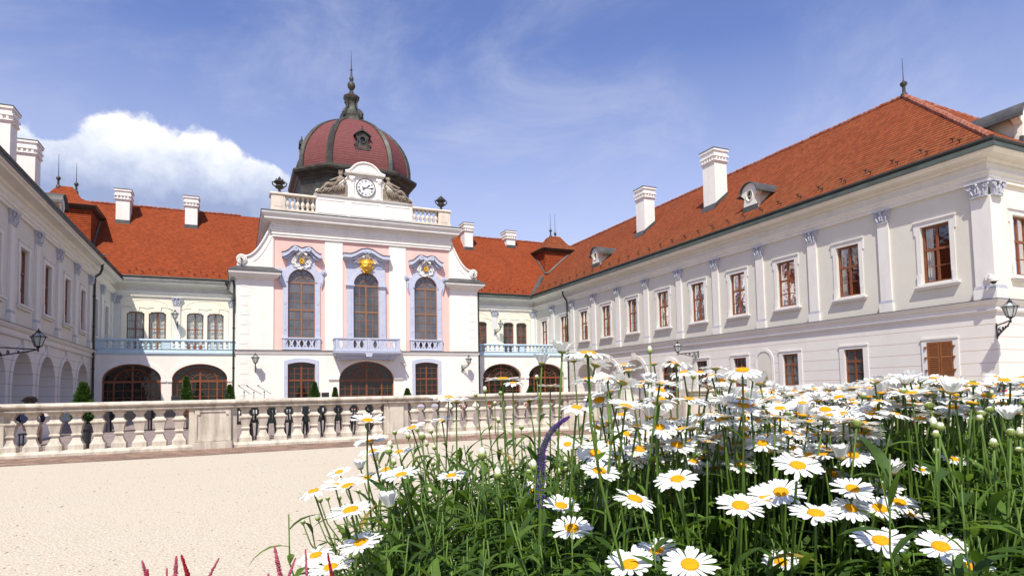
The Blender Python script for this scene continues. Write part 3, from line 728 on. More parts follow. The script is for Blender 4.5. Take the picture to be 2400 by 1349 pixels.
for a, c in (((29.95, 59.38), (29.95, 62.0)), ((29.98, 59.4), (33.2, 59.4)), ((-10.53, 58.58), (-10.53, 61.8)), ((-10.55, 58.58), (-13.2, 58.58))):
    v = MB()
    for i in range(8):
        x0, y0 = a[0]+(c[0]-a[0])*i/8, a[1]+(c[1]-a[1])*i/8; x1, y1 = a[0]+(c[0]-a[0])*(i+1)/8, a[1]+(c[1]-a[1])*(i+1)/8
        f = (lambda x, y: max(recz(y), rwz(x) if x > 0 else EZ+.86*(-8.15-x)))
        if i == 0: pts = [(x0, y0, f(x0, y0)+.06)]
        pts.append((x1, y1, f(x1, y1)+.06))
    v.tube(pts, .13, 5); v.build('valley_flashing', 'lead_grey', roof_c)
finial(RXR, APY, RZ+.1, 2.2, roof_r, .2)

# --- set-back ranges either side of the pavilion
UL = [(-7.83, -6.64), (-6.34, -5.16), (-3.70, -2.51), (-2.23, -1.04)]
UR = [(19.2, 20.35), (21.0, 22.17), (23.92, 25.04), (25.34, 26.48)]
PAN = {}
for X0, X1, wins in ((-8.75, 0.1, UL), (17.8, 27.4, UR)):
    def shp(u0, u1, z0, d=0.): return [(u0-d, z0), (u1+d, z0), (u1+d, 7.86+d), (u1-.12+d, 7.90+d), (u1-.16, 7.99+d), (u0+.16, 7.99+d), (u0+.12-d, 7.90+d), (u0-d, 7.86+d)]
    wall(UPF, rect(X0, X1, 4.2, 10.45), [shp(a, b_, 5.0 if i != 2 or X0 > 0 else 4.5) for i, (a, b_) in enumerate(wins)], .25, 'cream_plaster', 'upper_wall')
    for i, (a, b_) in enumerate(wins):
        dr = (i == 2 and X0 < 0); z0 = 4.5 if dr else 5.0; c = (a+b_)/2
        w = glazing(UPF, shp(a, b_, z0), -.17, 'glass_clear' if X0 < 0 else 'glass_wing', PAL, 'wood_brown' if X0 < 0 else 'wood_brown',
            [(c-.05, c+.05, z0, 7.99), (a, b_, 6.62, 6.69), (a, b_, 7.28, 7.305), (a, b_, 5.98, 6.005)] + ([(a+.05, b_-.05, 4.5, 5.4)] if dr else []) + [], .06)
        if X0 < 0:
            cu = MB(); N = 40
            for k in range(N):
                q0, q1 = a+(b_-a)*k/N, a+(b_-a)*(k+1)/N; f0, f1 = (-.33+.035*sin(k*1.3)+.02*sin(k*.6), -.33+.035*sin((k+1)*1.3)+.02*sin((k+1)*.6))
                cu.add([UPF(q0, z0, f0), UPF(q1, z0, f1), UPF(q1, 8, f1), UPF(q0, 8, f0)], [(0, 1, 2, 3)])
            cu.build('curtain', 'curtain_white', w, 'all', fix=False)
            bx = MB(); bx.fbox(UPF, a-.05, b_+.05, z0-.05, 8.1, -1.2, -.9)
            for q in ((a-.1, a-.05, z0-.05, 8.1), (b_+.05, b_+.1, z0-.05, 8.1), (a-.05, b_+.05, 8.1, 8.15)): bx.fbox(UPF, *q, -.899, -.26); bx.build('room_wall', 'interior_dark', w)
    prs = [(wins[0], wins[1]), (wins[2], wins[3])]
    for (a0, b0), (a1, b1) in prs:
        s = MB(); c = (a0+b1)/2
        s.prism(UPF, [(a0-.36, 4.5), (b1+.36, 4.5), (b1+.36, 8.1)] + [(b1+.3-(b1-a0+.6)*i/24, 8.26+.10*abs(sin(pi*2*i/24))-.02*cos(pi*i/12)) for i in range(25)] + [(a0-.36, 8.1)], .001, .05,
                [[(p, max(q, 4.52)) for p, q in shp(a0-.01, b0+.01, 4.6)], [(p, max(q, 4.52)) for p, q in shp(a1-.01, b1+.01, 4.6)]])
        for a, b_ in ((a0, b0), (a1, b1)): s.prism(UPF, [((a+b_)/2-.2, 8.02), ((a+b_)/2+.2, 8.02), ((a+b_)/2+.28, 8.42), ((a+b_)/2-.28, 8.42)], .002, .10)
        s.tube([UPF(b1+.42-(b1-a0+.84)*i/24, 8.28+.13*abs(sin(pi*2*i/24)), .06) for i in range(25)], .035, 5)
        s.tube([UPF(u, z, .0) for u, z in arc(a0-.1, b1+.1, 8.45, .55, 16)], .03, 4)
        s.build('window_surround', 'cream_plaster', PAL)
    for y in ((-8.5, -4.42, -.4) if X0 < 0 else (18.5, 22.95, 27.15)): pilaster(UPF, y, .26)
    # lower storey with two wide basket arches
    ars = [(-8.29, -4.80), (-4.16, -.64)] if X0 < 0 else [(19.14, 22.74), (23.48, 27.02)]
    wall(LOF, rect(X0, X1, 0, 4.22), [archpoly(a, b_, .02, 2.45, 1.12) for a, b_ in ars], .45, 'white_plaster', 'arcade_wall')
    for a, b_ in ars:
        s = MB(); s.prism(LOF, arc(a-.26, b_+.26, 2.47, 1.38, 24) + arc(a, b_, 2.47, 1.105, 24)[::-1], .001, .045)
        for q in (a-.27, b_): s.fbox(LOF, q-.02, q+.30, 2.30, 2.47, .0012, .075)
        s.build('arch', 'trim_white', PAL)
        c = (a+b_)/2; h = (b_-a)/2; z0 = .1
        bars = [(a, b_, 2.27, 2.43), (c-.06, c+.06, z0, 3.55), (c-.62*h-.05, c-.62*h+.05, z0, 2.3), (c+.62*h-.05, c+.62*h+.05, z0, 2.3)]
        for z in (.75, 1.25, 1.75): bars.append((a, b_, z-.018, z+.018))
        for q in (-.31, .31, -.82, .82): bars.append((c+q*h-.016, c+q*h+.016, z0, 2.3))
        cur = [([(c+.62*h*cos(t), 2.4+.80*sin(t)) for t in [pi*i/16 for i in range(17)]], .06), ([(c+.27*h*cos(t), 2.4+.40*sin(t)) for t in [pi*i/12 for i in range(13)]], .025)]
        for k in range(1, 8):
            t = pi*k/8; cur.append(([(c+.27*h*cos(t), 2.4+.40*sin(t)), (c+.95*h*cos(t), 2.42+1.06*sin(t))], .018))
        g = glazing(LOF, archpoly(a, b_, z0, 2.45, 1.12), -.36, 'glass_door', PAL, 'wood_brown', bars, .1, 'arched_window', cur)
    # balcony
    sl_ = MB(); sl_.mould([(X0+.1, 50.3), (X1-.1, 50.3)], [(.0, 4.20), (.06, 4.22), (.10, 4.30), (.10, 4.42), (.04, 4.45), (.04, 4.60), (.08, 4.62), (-.22, 4.62), (-6.7, 4.45), (-6.7, 4.23), (-.4, 4.2)], 1)
    bal = sl_.build('balcony', 'pale_blue_paint', PAL)
    rl = MB(); rl.mould([(X0+.1, 50.3), (X1-.1, 50.3)], [(-.26, 5.16), (.06, 5.16), (.09, 5.20), (.09, 5.27), (.05, 5.31), (-.25, 5.31), (-.29, 5.27), (-.29, 5.20), (-.26, 5.16)], 1); rl.build('rail', 'pale_blue_paint', bal)
    mid = -4.5 if X0 < 0 else 22.9
    for q, hw in ((X0+.35, .25), (mid, .24), (X1-.35, .25)): MB().fbox(LOF, q-hw, q+hw, 4.621, 5.158, -.2, .02).build('pedestal', 'pale_blue_paint', bal)
    prof = [(.105, 0), (.105, .05), (.06, .08), (.05, .11), (.085, .16), (.11, .22), (.10, .28), (.055, .34), (.055, .37), (.085, .385), (.085, .42), (.06, .45), (.105, .49), (.105, .54)]
    b0 = None; x = X0+.78
    xs = [X0+.6+i*(mid-.24-X0-.6)/10 + (mid-.24-X0-.6)/20 for i in range(10)] + [mid+.24+(i+.5)*(X1-.6-mid-.24)/10 for i in range(10)]
    for x in xs:
        if b0 is None: m0 = MB(); m0.lathe((0, 0, 0), prof, 8); b0 = m0.build('baluster', 'pale_blue_paint', bal, True); o = b0
        else: o = b0.copy(); COL.objects.link(o)
        o.location = (x, 50.39, 4.62); o.parent = bal; o.matrix_parent_inverse = wm(bal).inverted()
# downpipes with rainwater heads
def pipe(pts, hopper):
    b = MB(); b.tube(pts, .075, 8); b.lathe(hopper, [(.07, -.32), (.10, -.15), (.20, 0), (.24, .08), (.22, .16), (.25, .28), (.25, .32)], 8)
    b.tube([Vector(hopper)+Vector((0, 0, .3)), Vector(hopper)+Vector((.1*(1 if hopper[0] < 0 else -1), 0, .5)), Vector(hopper)+Vector((.4*(1 if hopper[0] < 0 else -1), 0, .55))], [.06, .05, .015], 6)
    for z in (1.5, 3.2, 6., 8.): 
        p = pts[-1]; b.lathe((p[0], p[1], z), [(.1, -.04), (.1, .04)], 8)
    b.build('downpipe', 'gutter_metal', PAL, True)
pipe([(-8.25, 49.6, 10.5), (-8.25, 49.6, 9.9), (-8.35, 49.5, 9.55), (-8.6, 49.4, 9.3), (-8.62, 49.4, 8.9), (-8.62, 49.4, 0)], (-8.25, 49.6, 10.35))
pipe([(26.95, 50.0, 10.5), (26.95, 50.0, 9.9), (27.05, 49.9, 9.6), (27.25, 49.85, 9.3), (27.27, 49.85, 8.9), (27.27, 49.85, 0)], (26.95, 50.0, 10.35))
pipe([(-.75, 56.3, 10.3), (-.75, 55.9, 9.9), (-.5, 50.2, 9.6), (-.28, 48.6, 9.4), (-.24, 48.5, 9.0), (-.24, 48.5, 0)], (-.72, 56.2, 10.3))
pipe([(18.9, 56.3, 10.3), (18.9, 55.9, 9.9), (18.5, 50.2, 9.6), (18.2, 48.6, 9.4), (18.14, 48.5, 9.0), (18.14, 48.5, 0)], (18.9, 56.2, 10.3))
# --- central pavilion
CX = 8.95
TALL = [(3.32, 5.20), (8.0, 9.9), (12.70, 14.56)]
LOWW = [(3.31, 5.20), (12.70, 14.56)]
def tallpoly(a, b, z0, d=0.): return archpoly(a-d, b+d, z0, 9.5, (b-a)/2+.03+d, 20)
def lowpoly(a, b, d=0.): return [(a-d, .3), (b+d, .3), (b+d, 3.45)] + segarc(a-d, b+d, 3.45+d*.8, .15+d*.2)[1:]
door_p = archpoly(6.91, 11.0, .05, 2.28, 1.38, 24)
# lower storey
wall(PAV, rect(-.1, 18.0, 0, 4.45), [lowpoly(*w) for w in LOWW] + [door_p], .3, 'white_plaster', 'lower_wall')
# corner blocks
for a, b in ((-.1, 2.32), (15.65, 18.0)):
    wall(PAV, rect(a, b, 4.45, 10.1), [], .35, 'white_plaster', 'corner_wall')
# middle field: pink panels behind white pilaster strips
wall(PAV, rect(2.3, 15.67, 4.45, 12.9), [tallpoly(a, b, 4.6) for a, b in TALL], .2, 'pink_plaster', 'pink_wall', -.10)
for a, b in ((5.91, 7.2), (10.71, 12.03)): MB().fbox(PAV, a, b, 4.45, 12.75, -.099, -.03).build('pilaster_strip', 'white_plaster', PAL)
for a, b in ((2.322, 2.36), (15.60, 15.648)): MB().fbox(PAV, a, b, 4.45, 12.75, -.099, -.02).build('pilaster_strip', 'white_plaster', PAL)
sides = MB()
for x, s_ in ((-.1, 1), (17.7, 1)): sides.box((x+.001, 48.62, 0), (x+.299, 62, 10.1))
for x in (2.3, 15.36): sides.box((x+.001, 48.42, 10.1), (x+.299, 62, 14.0))
sides.build('side_wall', 'white_plaster', PAL)
# quoin blocks faintly raised on the corner strips
for x0, x1 in ((.18, .62), (17.3, 17.75)):
    for i in range(7): MB().fbox(PAV, x0, x1+(.1 if i % 2 else 0), 4.9+.68*i, 5.35+.68*i, .001, .016).build('quoin', 'white_plaster', PAL)
    for i in range(5): MB().fbox(PAV, x0, x1+(.1 if i % 2 else 0), .5+.75*i, .95+.75*i, .001, .016).build('quoin', 'white_plaster', PAL)
st = MB(); st.mould([(-.1, 62), (-.1, 48.3), (18.0, 48.3), (18.0, 62)], [(.0, 4.16), (.05, 4.18), (.08, 4.28), (.10, 4.36), (.14, 4.42), (.0, 4.44)], 1); st = st.build('string_course', 'white_plaster', PAL)
f = MB(); f.mould([(-.1, 62), (-.1, 48.3), (18.0, 48.3), (18.0, 62)], [(.0, 4.442), (.16, 4.43), (.16, 4.455), (.0, 4.48)], 1); f.build('flashing', 'gutter_metal', st)
# corner block cornices and lead tops
for X0, X1, pth in ((-.1, 2.32, [(-.1, 60), (-.1, 48.3), (2.32, 48.3), (2.32, 48.5)]), (15.65, 18.0, [(15.65, 48.5), (15.65, 48.3), (18.0, 48.3), (18.0, 60)])):
    c = MB(); c.mould(pth, [(.0, 9.50), (.06, 9.52), (.10, 9.62), (.16, 9.66), (.36, 9.72), (.40, 9.82), (.50, 9.88), (.52, 10.04), (.0, 10.06)], 1); c = c.build('corner_cornice', 'trim_white', PAL)
    t = MB(); t.mould(pth, [(.56, 10.04), (.56, 10.08), (.0, 10.45), (-.1, 10.45), (-.1, 10.065)], 1)
    t.box((X0, 48.3, 10.07), (X1, 50, 10.44)); t.build('lead_top', 'lead_grey', c)
# volutes
for sg in (-1, 1):
    def X(d): return CX+sg*d                       # d = distance from the axis
    pts = []
    for i in range(21):
        t = i/20; d = 6.68+(8.55-6.68)*t; z = 13.78-(13.78-11.12)*(1-(1-t)**1.75) - .10*sin(pi*t)
        pts.append((X(d), z))
    poly = [(X(6.66), 10.47)] + [(X(6.66), 13.78)] + pts + [(X(8.98), 10.95), (X(9.02), 10.47)]
    if sg < 0: poly = poly[::-1]
    b = MB(); b.prism(PAV, poly, -.55, -.05); b = b.build('volute', 'white_plaster', PAL)
    k = MB(); k.tube([PAV(x, z+.03, -.02) for x, z in pts], .085, 6); k.tube([PAV(x-sg*.22, z-.38, -.04) for x, z in pts[3:17]], .03, 4); k.build('moulding', 'trim_white', b)
    v = MB(); c = (X(8.72), 10.95)
    v.prism(PAV, [(c[0]+.34*cos(2*pi*i/20), c[1]+.34*sin(2*pi*i/20)) for i in range(20)], -.5, .06)
    v.tube(spiral(PAV, c[0], c[1], .28, 2.0, .07, sg), .05, 6); v.tube([PAV(c[0], c[1], .1), PAV(c[0], c[1], .16)], .06, 8); v.build('scroll', 'trim_white', b)
    w = MB(); w.tube([PAV(c[0], c[1]-.05, .13), PAV(c[0], c[1]-.85, .13)], .02, 5); w.tube([PAV(c[0]-sg*.06, c[1]-.1, .12), PAV(c[0]+sg*.05, c[1]+.02, .14)], .05, 6); w.build('iron_tie', 'black_iron', b)
# entablature
pth = [(2.3, 62), (2.3, 48.3), (15.65, 48.3), (15.65, 62)]
e = MB(); e.mould(pth, [(-.12, 12.74), (.05, 12.74), (.05, 12.90), (.10, 12.92), (.10, 13.10), (.15, 13.13), (.18, 13.24), (.22, 13.28), (.22, 13.34), (.02, 13.38), (.02, 13.70), (.12, 13.73), (.16, 13.82), (.30, 13.86), (.62, 13.92), (.64, 14.12), (.72, 14.16), (.80, 14.30), (.82, 14.42), (.0, 14.44)], 1)
e = e.build('main_cornice', 'trim_white', PAL)
t = MB(); t.mould(pth, [(.85, 14.43), (.85, 14.47), (.0, 14.72), (-.3, 14.72), (-.3, 14.445)], 1); t.box((2.3, 48.3, 14.46), (15.65, 62, 14.70)); t.build('lead_top', 'lead_green', e)
# attic: pedestals, balusters, clock gable
AT = Fr((0, 48.55, 0), (1, 0, 0), (0, -1, 0))
ATB = []
for (u0, u1), (v0, v1), mp in (((2.16, 3.12), (3.12, 5.3), [(2.16, 49.6), (2.16, 48.51), (5.3, 48.51)]), ((14.82, 15.80), (12.64, 14.82), [(12.64, 48.51), (15.80, 48.51), (15.80, 49.6)])):
    a = MB()
    a.fbox(AT, u0, u1, 14.715, 16.0, -.9, .04); a.fbox(AT, u0-.05, u1+.05, 14.712, 14.95, -.95, .09)
    a.fbox(AT, u0+.14, u1-.14, 15.05, 15.85, .041, .06)
    a.fbox(AT, v0+.001, v1-.001, 14.714, 14.93, -.35, .03)
    a.mould(mp, [(-.55, 15.9), (.04, 15.9), (.09, 15.96), (.09, 16.04), (.05, 16.1), (-.55, 16.1)], 1)
    ATB.append(a.build('attic_balustrade', 'attic_stone', PAL))
a = ATB[0]
prof = [(.13, 0), (.13, .06), (.08, .1), (.075, .16), (.13, .28), (.155, .40), (.14, .50), (.08, .62), (.07, .74), (.10, .80), (.10, .84), (.14, .90), (.14, .97)]
b0 = None
for u0, u1 in ((3.12, 5.26), (12.68, 14.82)):
    for i in range(6):
        if b0 is None: b0 = MB().lathe((0, 0, 0), prof, 8).build('baluster', 'attic_stone', a, True); o = b0
        else: o = b0.copy(); COL.objects.link(o)
        o.location = (u0+(u1-u0)*(i+.5)/6, 48.72, 14.93); o.parent = a; o.matrix_parent_inverse = wm(a).inverted()
g = MB()
g.prism(AT, rect(5.28, 12.66, 14.71, 16.1), -.8, .05)
for u0, u1 in ((5.35, 7.55), (7.78, 10.16), (10.38, 12.58)): g.prism(AT, rect(u0, u1, 14.86, 16.0), .051, .075, [rect(u0+.12, u1-.12, 14.98, 15.88)])
g.mould([(5.26, 49.2), (5.26, 48.5), (12.68, 48.5), (12.68, 49.2)], [(-.2, 16.1), (.03, 16.1), (.10, 16.2), (.12, 16.28), (-.2, 16.3)], 1)
for sg in (-1, 1):
    pts = [(CX+sg*(1.24+2.3*(i/16)), 16.62+1.35*(1-(i/16))**2.1) for i in range(17)]
    poly = [(CX+sg*1.2, 16.28), (CX+sg*1.2, 17.97)] + pts + [(CX+sg*3.54, 16.28)]
    g.prism(AT, poly if sg > 0 else poly[::-1], -.5, -.02)
    g.tube([AT(x, z+.02, -.02) for x, z in pts], .07, 6); g.tube([AT(x-.0, z-.26, 0) for x, z in pts[1:13]], .025, 4)
    c = (CX+sg*3.5, 16.52); g.prism(AT, [(c[0]+.20*cos(2*pi*i/14), c[1]+.20*sin(2*pi*i/14)) for i in range(14)], -.45, .05); g.tube(spiral(AT, c[0], c[1], .17, 1.7, .06, sg), .03, 5)
g.prism(AT, rect(CX-1.22, CX+1.22, 16.3, 18.0), -.6, .04)
for sg in (-1, 1):
    g.fbox(AT, CX+sg*1.02-.16, CX+sg*1.02+.16, 16.32, 17.8, .041, .12); g.fbox(AT, CX+sg*1.02-.22, CX+sg*1.02+.22, 17.78, 17.97, .042, .18)
    g.tube(spiral(AT, CX+sg*1.06, 17.68, .13, 1.5, .15, sg), .04, 5); g.fbox(AT, CX+sg*1.02-.2, CX+sg*1.02+.2, 16.31, 16.48, .0415, .16)
g.mould([(CX-1.25, 49.0), (CX-1.25, 48.5), (CX+1.25, 48.5), (CX+1.25, 49.0)], [(-.2, 17.98), (.08, 18.0), (.12, 18.08), (.24, 18.14), (.27, 18.26), (-.2, 18.28)], 1)
ogee = [(CX-x, z) for x, z in ((1.52, 18.285), (1.42, 18.30), (1.26, 18.35), (1.10, 18.46), (.95, 18.64), (.78, 18.82), (.55, 18.97), (.28, 19.06), (0, 19.09))]
ogee = ogee + [(2*CX-x, z) for x, z in ogee[::-1][1:]]
g.prism(AT, [(CX-1.5, 18.27)] + ogee + [(CX+1.5, 18.27)], -.6, .10); g.tube([AT(x, z+.03, .12) for x, z in ogee], .085, 6)
g.prism(AT, [(CX+.75*cos(t), 18.4+.38*sin(t)) for t in [pi*i/12 for i in range(13)]], .101, .13)
for q in (-1, 0, 1): g.ball(AT(CX+q*.12, 19.10+(.08 if q == 0 else 0), -.2), .13, seg=8, rings=6)
g = g.build('clock_gable', 'trim_white', PAL, True)
# clock
ZC = 17.15
def circ(r, n=40): return [(CX+.02+r*cos(2*pi*i/n), ZC+r*sin(2*pi*i/n)) for i in range(n)]
ck = MB(); ck.prism(AT, circ(.70), .02, .13); ck = ck.build('clock_face', 'clock_white', PAL, True)
b = MB(); b.tube([AT(u, z, .13) for u, z in circ(.715)], .035, 6, closed=True); b.build('rim', 'lead_grey', ck)
b = MB()
for i in range(60):
    t = 2*pi*i/60; r0 = .645; b.tube([AT(CX+.02+r0*sin(t), ZC+r0*cos(t), .132), AT(CX+.02+.675*sin(t), ZC+.675*cos(t), .132)], .008, 3)
RN = ['XII', 'I', 'II', 'III', 'IIII', 'V', 'VI', 'VII', 'VIII', 'IX', 'X', 'XI']
for h, s_ in enumerate(RN):
    t = 2*pi*h/12; wd = {'I': .05, 'V': .09, 'X': .09}; tw_ = sum(wd[c] for c in s_); x = -tw_/2
    def P(x, y): return AT(CX+.02+.53*sin(t)+x*cos(t)+y*sin(t), ZC+.53*cos(t)-x*sin(t)+y*cos(t), .133)
    for c in s_:
        w = wd[c]; L = {'I': [((.5, -1), (.5, 1))], 'V': [((.1, 1), (.5, -1)), ((.5, -1), (.9, 1))], 'X': [((.1, 1), (.9, -1)), ((.1, -1), (.9, 1))]}[c]
        for (p, q_), (r_, s2) in L: b.tube([P(x+p*w, q_*.085), P(x+r_*w, s2*.085)], .014, 4)
        x += w
b.build('numerals', 'black_iron', ck)
def hand(ang, L, w):
    b = MB(); t = radians(ang); D = (sin(t), cos(t))
    def Q(r, s): return AT(CX+.02+D[0]*r+D[1]*s, ZC+D[1]*r-D[0]*s, .15)
    b.tube([Q(-.2, 0), Q(L, 0)], w, 4); b.tube([Q(-.27, .05), Q(-.16, 0), Q(-.27, -.05)], w*1.3, 4)
    b.add([Q(L-.10, .065), Q(L+.06, 0), Q(L-.10, -.065), Q(L-.22, 0)], [(0, 1, 2, 3)]); b.build('hand', 'black_iron', ck)
hand(52, .38, .022); hand(93, .52, .018)

# --- tall windows
GM = ['glass_hall', 'glass_wing', 'glass_hall']  # centre pane darker: a tree reflection put into the glass colour
for k, (a, b) in enumerate(TALL):
    c = (a+b)/2; h = (b-a)/2; z0 = 4.7
    bars = [(c-.055, c+.055, z0, 9.5), (a, b, 9.40, 9.52), (a, b, 7.38, 7.50)]
    for q in (-.5, .5): bars.append((c+q*h-.018, c+q*h+.018, z0, 9.45))
    for z in (5.45, 6.10, 6.75, 8.05, 8.72): bars.append((a, b, z-.018, z+.018))
    cur = [([(c+.42*h*cos(t), 9.5+.42*h*sin(t)) for t in [pi*i/12 for i in range(13)]], .022)]
    for j in range(1, 6):
        t = pi*j/6; cur.append(([(c+(.42*h if j != 3 else 0)*cos(t), 9.5+(.42*h if j != 3 else 0)*sin(t)), (c+.95*h*cos(t), 9.5+.97*h*sin(t))], .02 if j != 3 else .03))
    w = glazing(PAV, tallpoly(a, b, z0), -.24, GM[k], PAL, 'wood_light', bars, .055, 'tall_window', cur)
    s = MB()
    if k != 1:
        L = [(-1.30, 4.5), (-1.30, 9.15), (-1.36, 9.45), (-1.50, 9.80), (-1.56, 10.15), (-1.45, 10.30), (-1.18, 10.36), (-.98, 10.62), (-.92, 10.95), (-1.08, 11.30), (-1.25, 11.5)]
        poly = [(c+x, z) for x, z in L] + [(c-x, z) for x, z in L[::-1]]
        s.prism(PAV, poly, -.0985, -.02, [tallpoly(a, b, 4.6)])
        s.prism(PAV, arc(a-.13, b+.13, 9.5, h+.16, 20) + arc(a, b, 9.5, h+.03, 20)[::-1], -.019, .03)
        for sg in (-1, 1):
            cc = (c+sg*1.56, 10.32); s.prism(PAV, [(cc[0]+.19*cos(2*pi*i/14), cc[1]+.19*sin(2*pi*i/14)) for i in range(14)], -.0985, .07); s.tube([PAV(cc[0], cc[1], .08), PAV(cc[0], cc[1], .13)], .08, 8)
            s.tube([PAV(c+sg*1.5, 9.9, .0), PAV(c+sg*1.47, 9.5, .02), PAV(c+sg*1.38, 9.1, .0)], [.1, .07, .03], 6)
            for z in (6.1, 8.0): s.prism(PAV, [(c+sg*1.12+.12*cos(2*pi*i/12), z+.17*sin(2*pi*i/12)) for i in range(12)], -.019, -.002)
            s.fbox(PAV, c+sg*1.12-.03, c+sg*1.12+.03, 6.4, 7.6, -.019, -.005)
        s.build('surround', 'lilac_stone', w)
        # curved hood
        pts = [(-1.36, 11.52), (-1.15, 11.56), (-.92, 11.72), (-.72, 11.93), (-.5, 12.05), (-.25, 12.0), (0, 11.9)]
        pts = pts + [(-x, z) for x, z in pts[::-1][1:]]
        hd = MB(); hd.prism(PAV, [(c+x, z+.04) for x, z in pts] + [(c+x, z-.26) for x, z in pts[::-1]], -.09, .38)
        hd.prism(PAV, [(c+x*.92, z-.255) for x, z in pts] + [(c+x*.9, z-.42) for x, z in pts[::-1]], -.09, .2)
        for sg in (-1, 1): hd.tube(spiral(PAV, c+sg*.42, 11.86, .19, 1.8, .42, -sg, pi/2), .055, 6); hd.prism(PAV, [(c+sg*.42+.2*cos(2*pi*i/12), 11.86+.2*sin(2*pi*i/12)) for i in range(12)], .2, .40)
        hd = hd.build('hood', 'lilac_stone', w, True)
        tp = MB(); tp.prism(PAV, [(c+x*1.02, z+.085) for x, z in pts] + [(c+x, z+.043) for x, z in pts[::-1]], -.09, .42); tp.build('lead_cover', 'lead_grey', hd)
        # cartouche
        rnd = random.Random(k+5); o = MB()
        for i in range(26):
            t = 2*pi*i/26; r = .36+.20*abs(sin(2.5*t)); u = c+r*cos(t)*1.15; z = 11.0+r*sin(t)*.95
            o.ball(PAV(u, z, .02), .085+.04*rnd.random(), seg=6, rings=4)
        for sg in (-1, 1):
            o.tube(spiral(PAV, c+sg*.55, 11.05, .2, 1.5, .06, sg, .6), .05, 5); o.tube([PAV(c+sg*.25, 11.45, .05), PAV(c+sg*.5, 11.35, .1), PAV(c+sg*.72, 10.85, .06)], [.07, .06, .02], 5); o.tube([PAV(c+sg*.15, 10.7, .05), PAV(c+sg*.42, 10.62, .08), PAV(c+sg*.62, 10.7, .03)], [.06, .05, .02], 5)
        for i in range(8): o.ball(PAV(c+(i-3.5)*.085, 11.60+.10*cos((i-3.5)*.8), .25), .10, seg=6, rings=4)
        o.build('cartouche', 'trim_white', w, True)
        o = MB(); o.ball(PAV(c, 11.02, .05), .19, sy=.6, sz=1.1, seg=12, rings=8)
        for i in range(9): o.tube(spiral(PAV, c+.12*cos(i*2.4), 11.03+.14*sin(i*2.4), .07, 1.2, .2, 1 if i % 2 else -1, i), .035, 5)
        o.build('gilt_shell', 'gold', w, True)
    else:
        s.prism(PAV, rect(c-1.45, c+1.45, 4.5, 11.3), -.0985, -.03, [tallpoly(a, b, 4.6)])
        s.prism(PAV, arc(a-.2, b+.2, 9.5, h+.23, 20) + arc(a, b, 9.5, h+.03, 20)[::-1], -.029, .04)
        for sg in (-1, 1):
            s.fbox(PAV, c+sg*1.22-.24, c+sg*1.22+.24, 4.5, 9.25, -.0295, .06); s.fbox(PAV, c+sg*1.22-.09, c+sg*1.22+.09, 5.7, 9.0, .061, .08)
            s.fbox(PAV, c+sg*1.22-.28, c+sg*1.22+.28, 9.25, 9.32, -.028, .12); s.fbox(PAV, c+sg*1.22-.34, c+sg*1.22+.34, 9.40, 9.50, -.0275, .2)
            s.fbox(PAV, c+sg*1.22-.3, c+sg*1.22+.3, 9.321, 9.398, -.0285, .15); s.fbox(PAV, c+sg*1.05-.3, c+sg*1.05+.25, 10.85, 10.92, -.0285, .02)
        s.build('surround', 'lilac_stone', w)
        pts = [(-1.75, 11.75), (-1.2, 11.75), (-.85, 11.9), (-.45, 12.15), (0, 12.24)]; pts = pts + [(-x, z) for x, z in pts[::-1][1:]]
        hd = MB(); hd.prism(PAV, [(c+x, z+.03) for x, z in pts] + [(c+x, z-.24) for x, z in pts[::-1]], -.09, .45)
        hd.prism(PAV, [(c+x*.94, z-.238) for x, z in pts] + [(c+x*.92, z-.40) for x, z in pts[::-1]], -.09, .26); hd.prism(PAV, [(c+x*.88, z-.39) for x, z in pts] + [(c-1.5*(-1 if x < 0 else 1)*-1 if 0 else c+x*.84, 11.2) for x, z in pts[::-1]], -.09, .02)
        for sg in (-1, 1): hd.tube(spiral(PAV, c+sg*.14, 12.0, .13, 1.6, .48, -sg, pi/2), .045, 6)
        hd = hd.build('hood', 'lilac_stone', w, True)
        tp = MB(); tp.prism(PAV, [(c+x*1.02, z+.075) for x, z in pts] + [(c+x, z+.033) for x, z in pts[::-1]], -.09, .49); tp.build('lead_cover', 'lead_grey', hd)
        o = MB(); rnd = random.Random(8)
        for sg in (-1, 1):
            o.tube(spiral(PAV, c+sg*.62, 11.35, .24, 1.7, .1, sg, .4), .06, 6); o.tube([PAV(c+sg*.1, 11.65, .2), PAV(c+sg*.4, 11.62, .15), PAV(c+sg*.85, 11.25, .1), PAV(c+sg*1.0, 11.15, .08)], [.08, .08, .07, .03], 6)
            o.tube([PAV(c+sg*.2, 11.5, .2), PAV(c+sg*.35, 11.78, .2)], [.09, .03], 5)
        for i in range(7): o.ball(PAV(c+(i-3)*.09, 11.72+.08*cos(i-3), .28), .08, seg=6, rings=4)
        o.tube([PAV(c, 11.5, .2), PAV(c, 11.95, .25)], [.1, .05], 6); o.build('scrollwork', 'trim_white', w, True)
        # gilded mask
        o = MB(); n1, n2 = 24, 20; vs = []
        for i in range(n2+1):
            ph = pi*i/n2
            for j in range(n1):
                th = 2*pi*j/n1; x = .42*sin(ph)*cos(th); z = .55*cos(ph); y = .36*sin(ph)*sin(th)
                if z < -.1: x *= 1-.55*min(1, (-z-.1)/.45)
                if sin(th) > 0:
                    y += .16*math.exp(-((x/.07)**2+((z+.02)/.13)**2)) - .10*math.exp(-(((abs(x)-.15)/.07)**2+((z-.1)/.06)**2)) - .09*math.exp(-((x/.13)**2+((z+.24)/.045)**2)) + .07*math.exp(-(((abs(x)-.15)/.12)**2+((z-.19)/.05)**2)) + .06*math.exp(-(((abs(x)-.2)/.09)**2+((z+.08)/.09)**2)) + .05*sin(28*x+9*z)*(1 if z < -.33 else 0)
                vs.append(PAV(c+x, 10.95+z, .12+y))
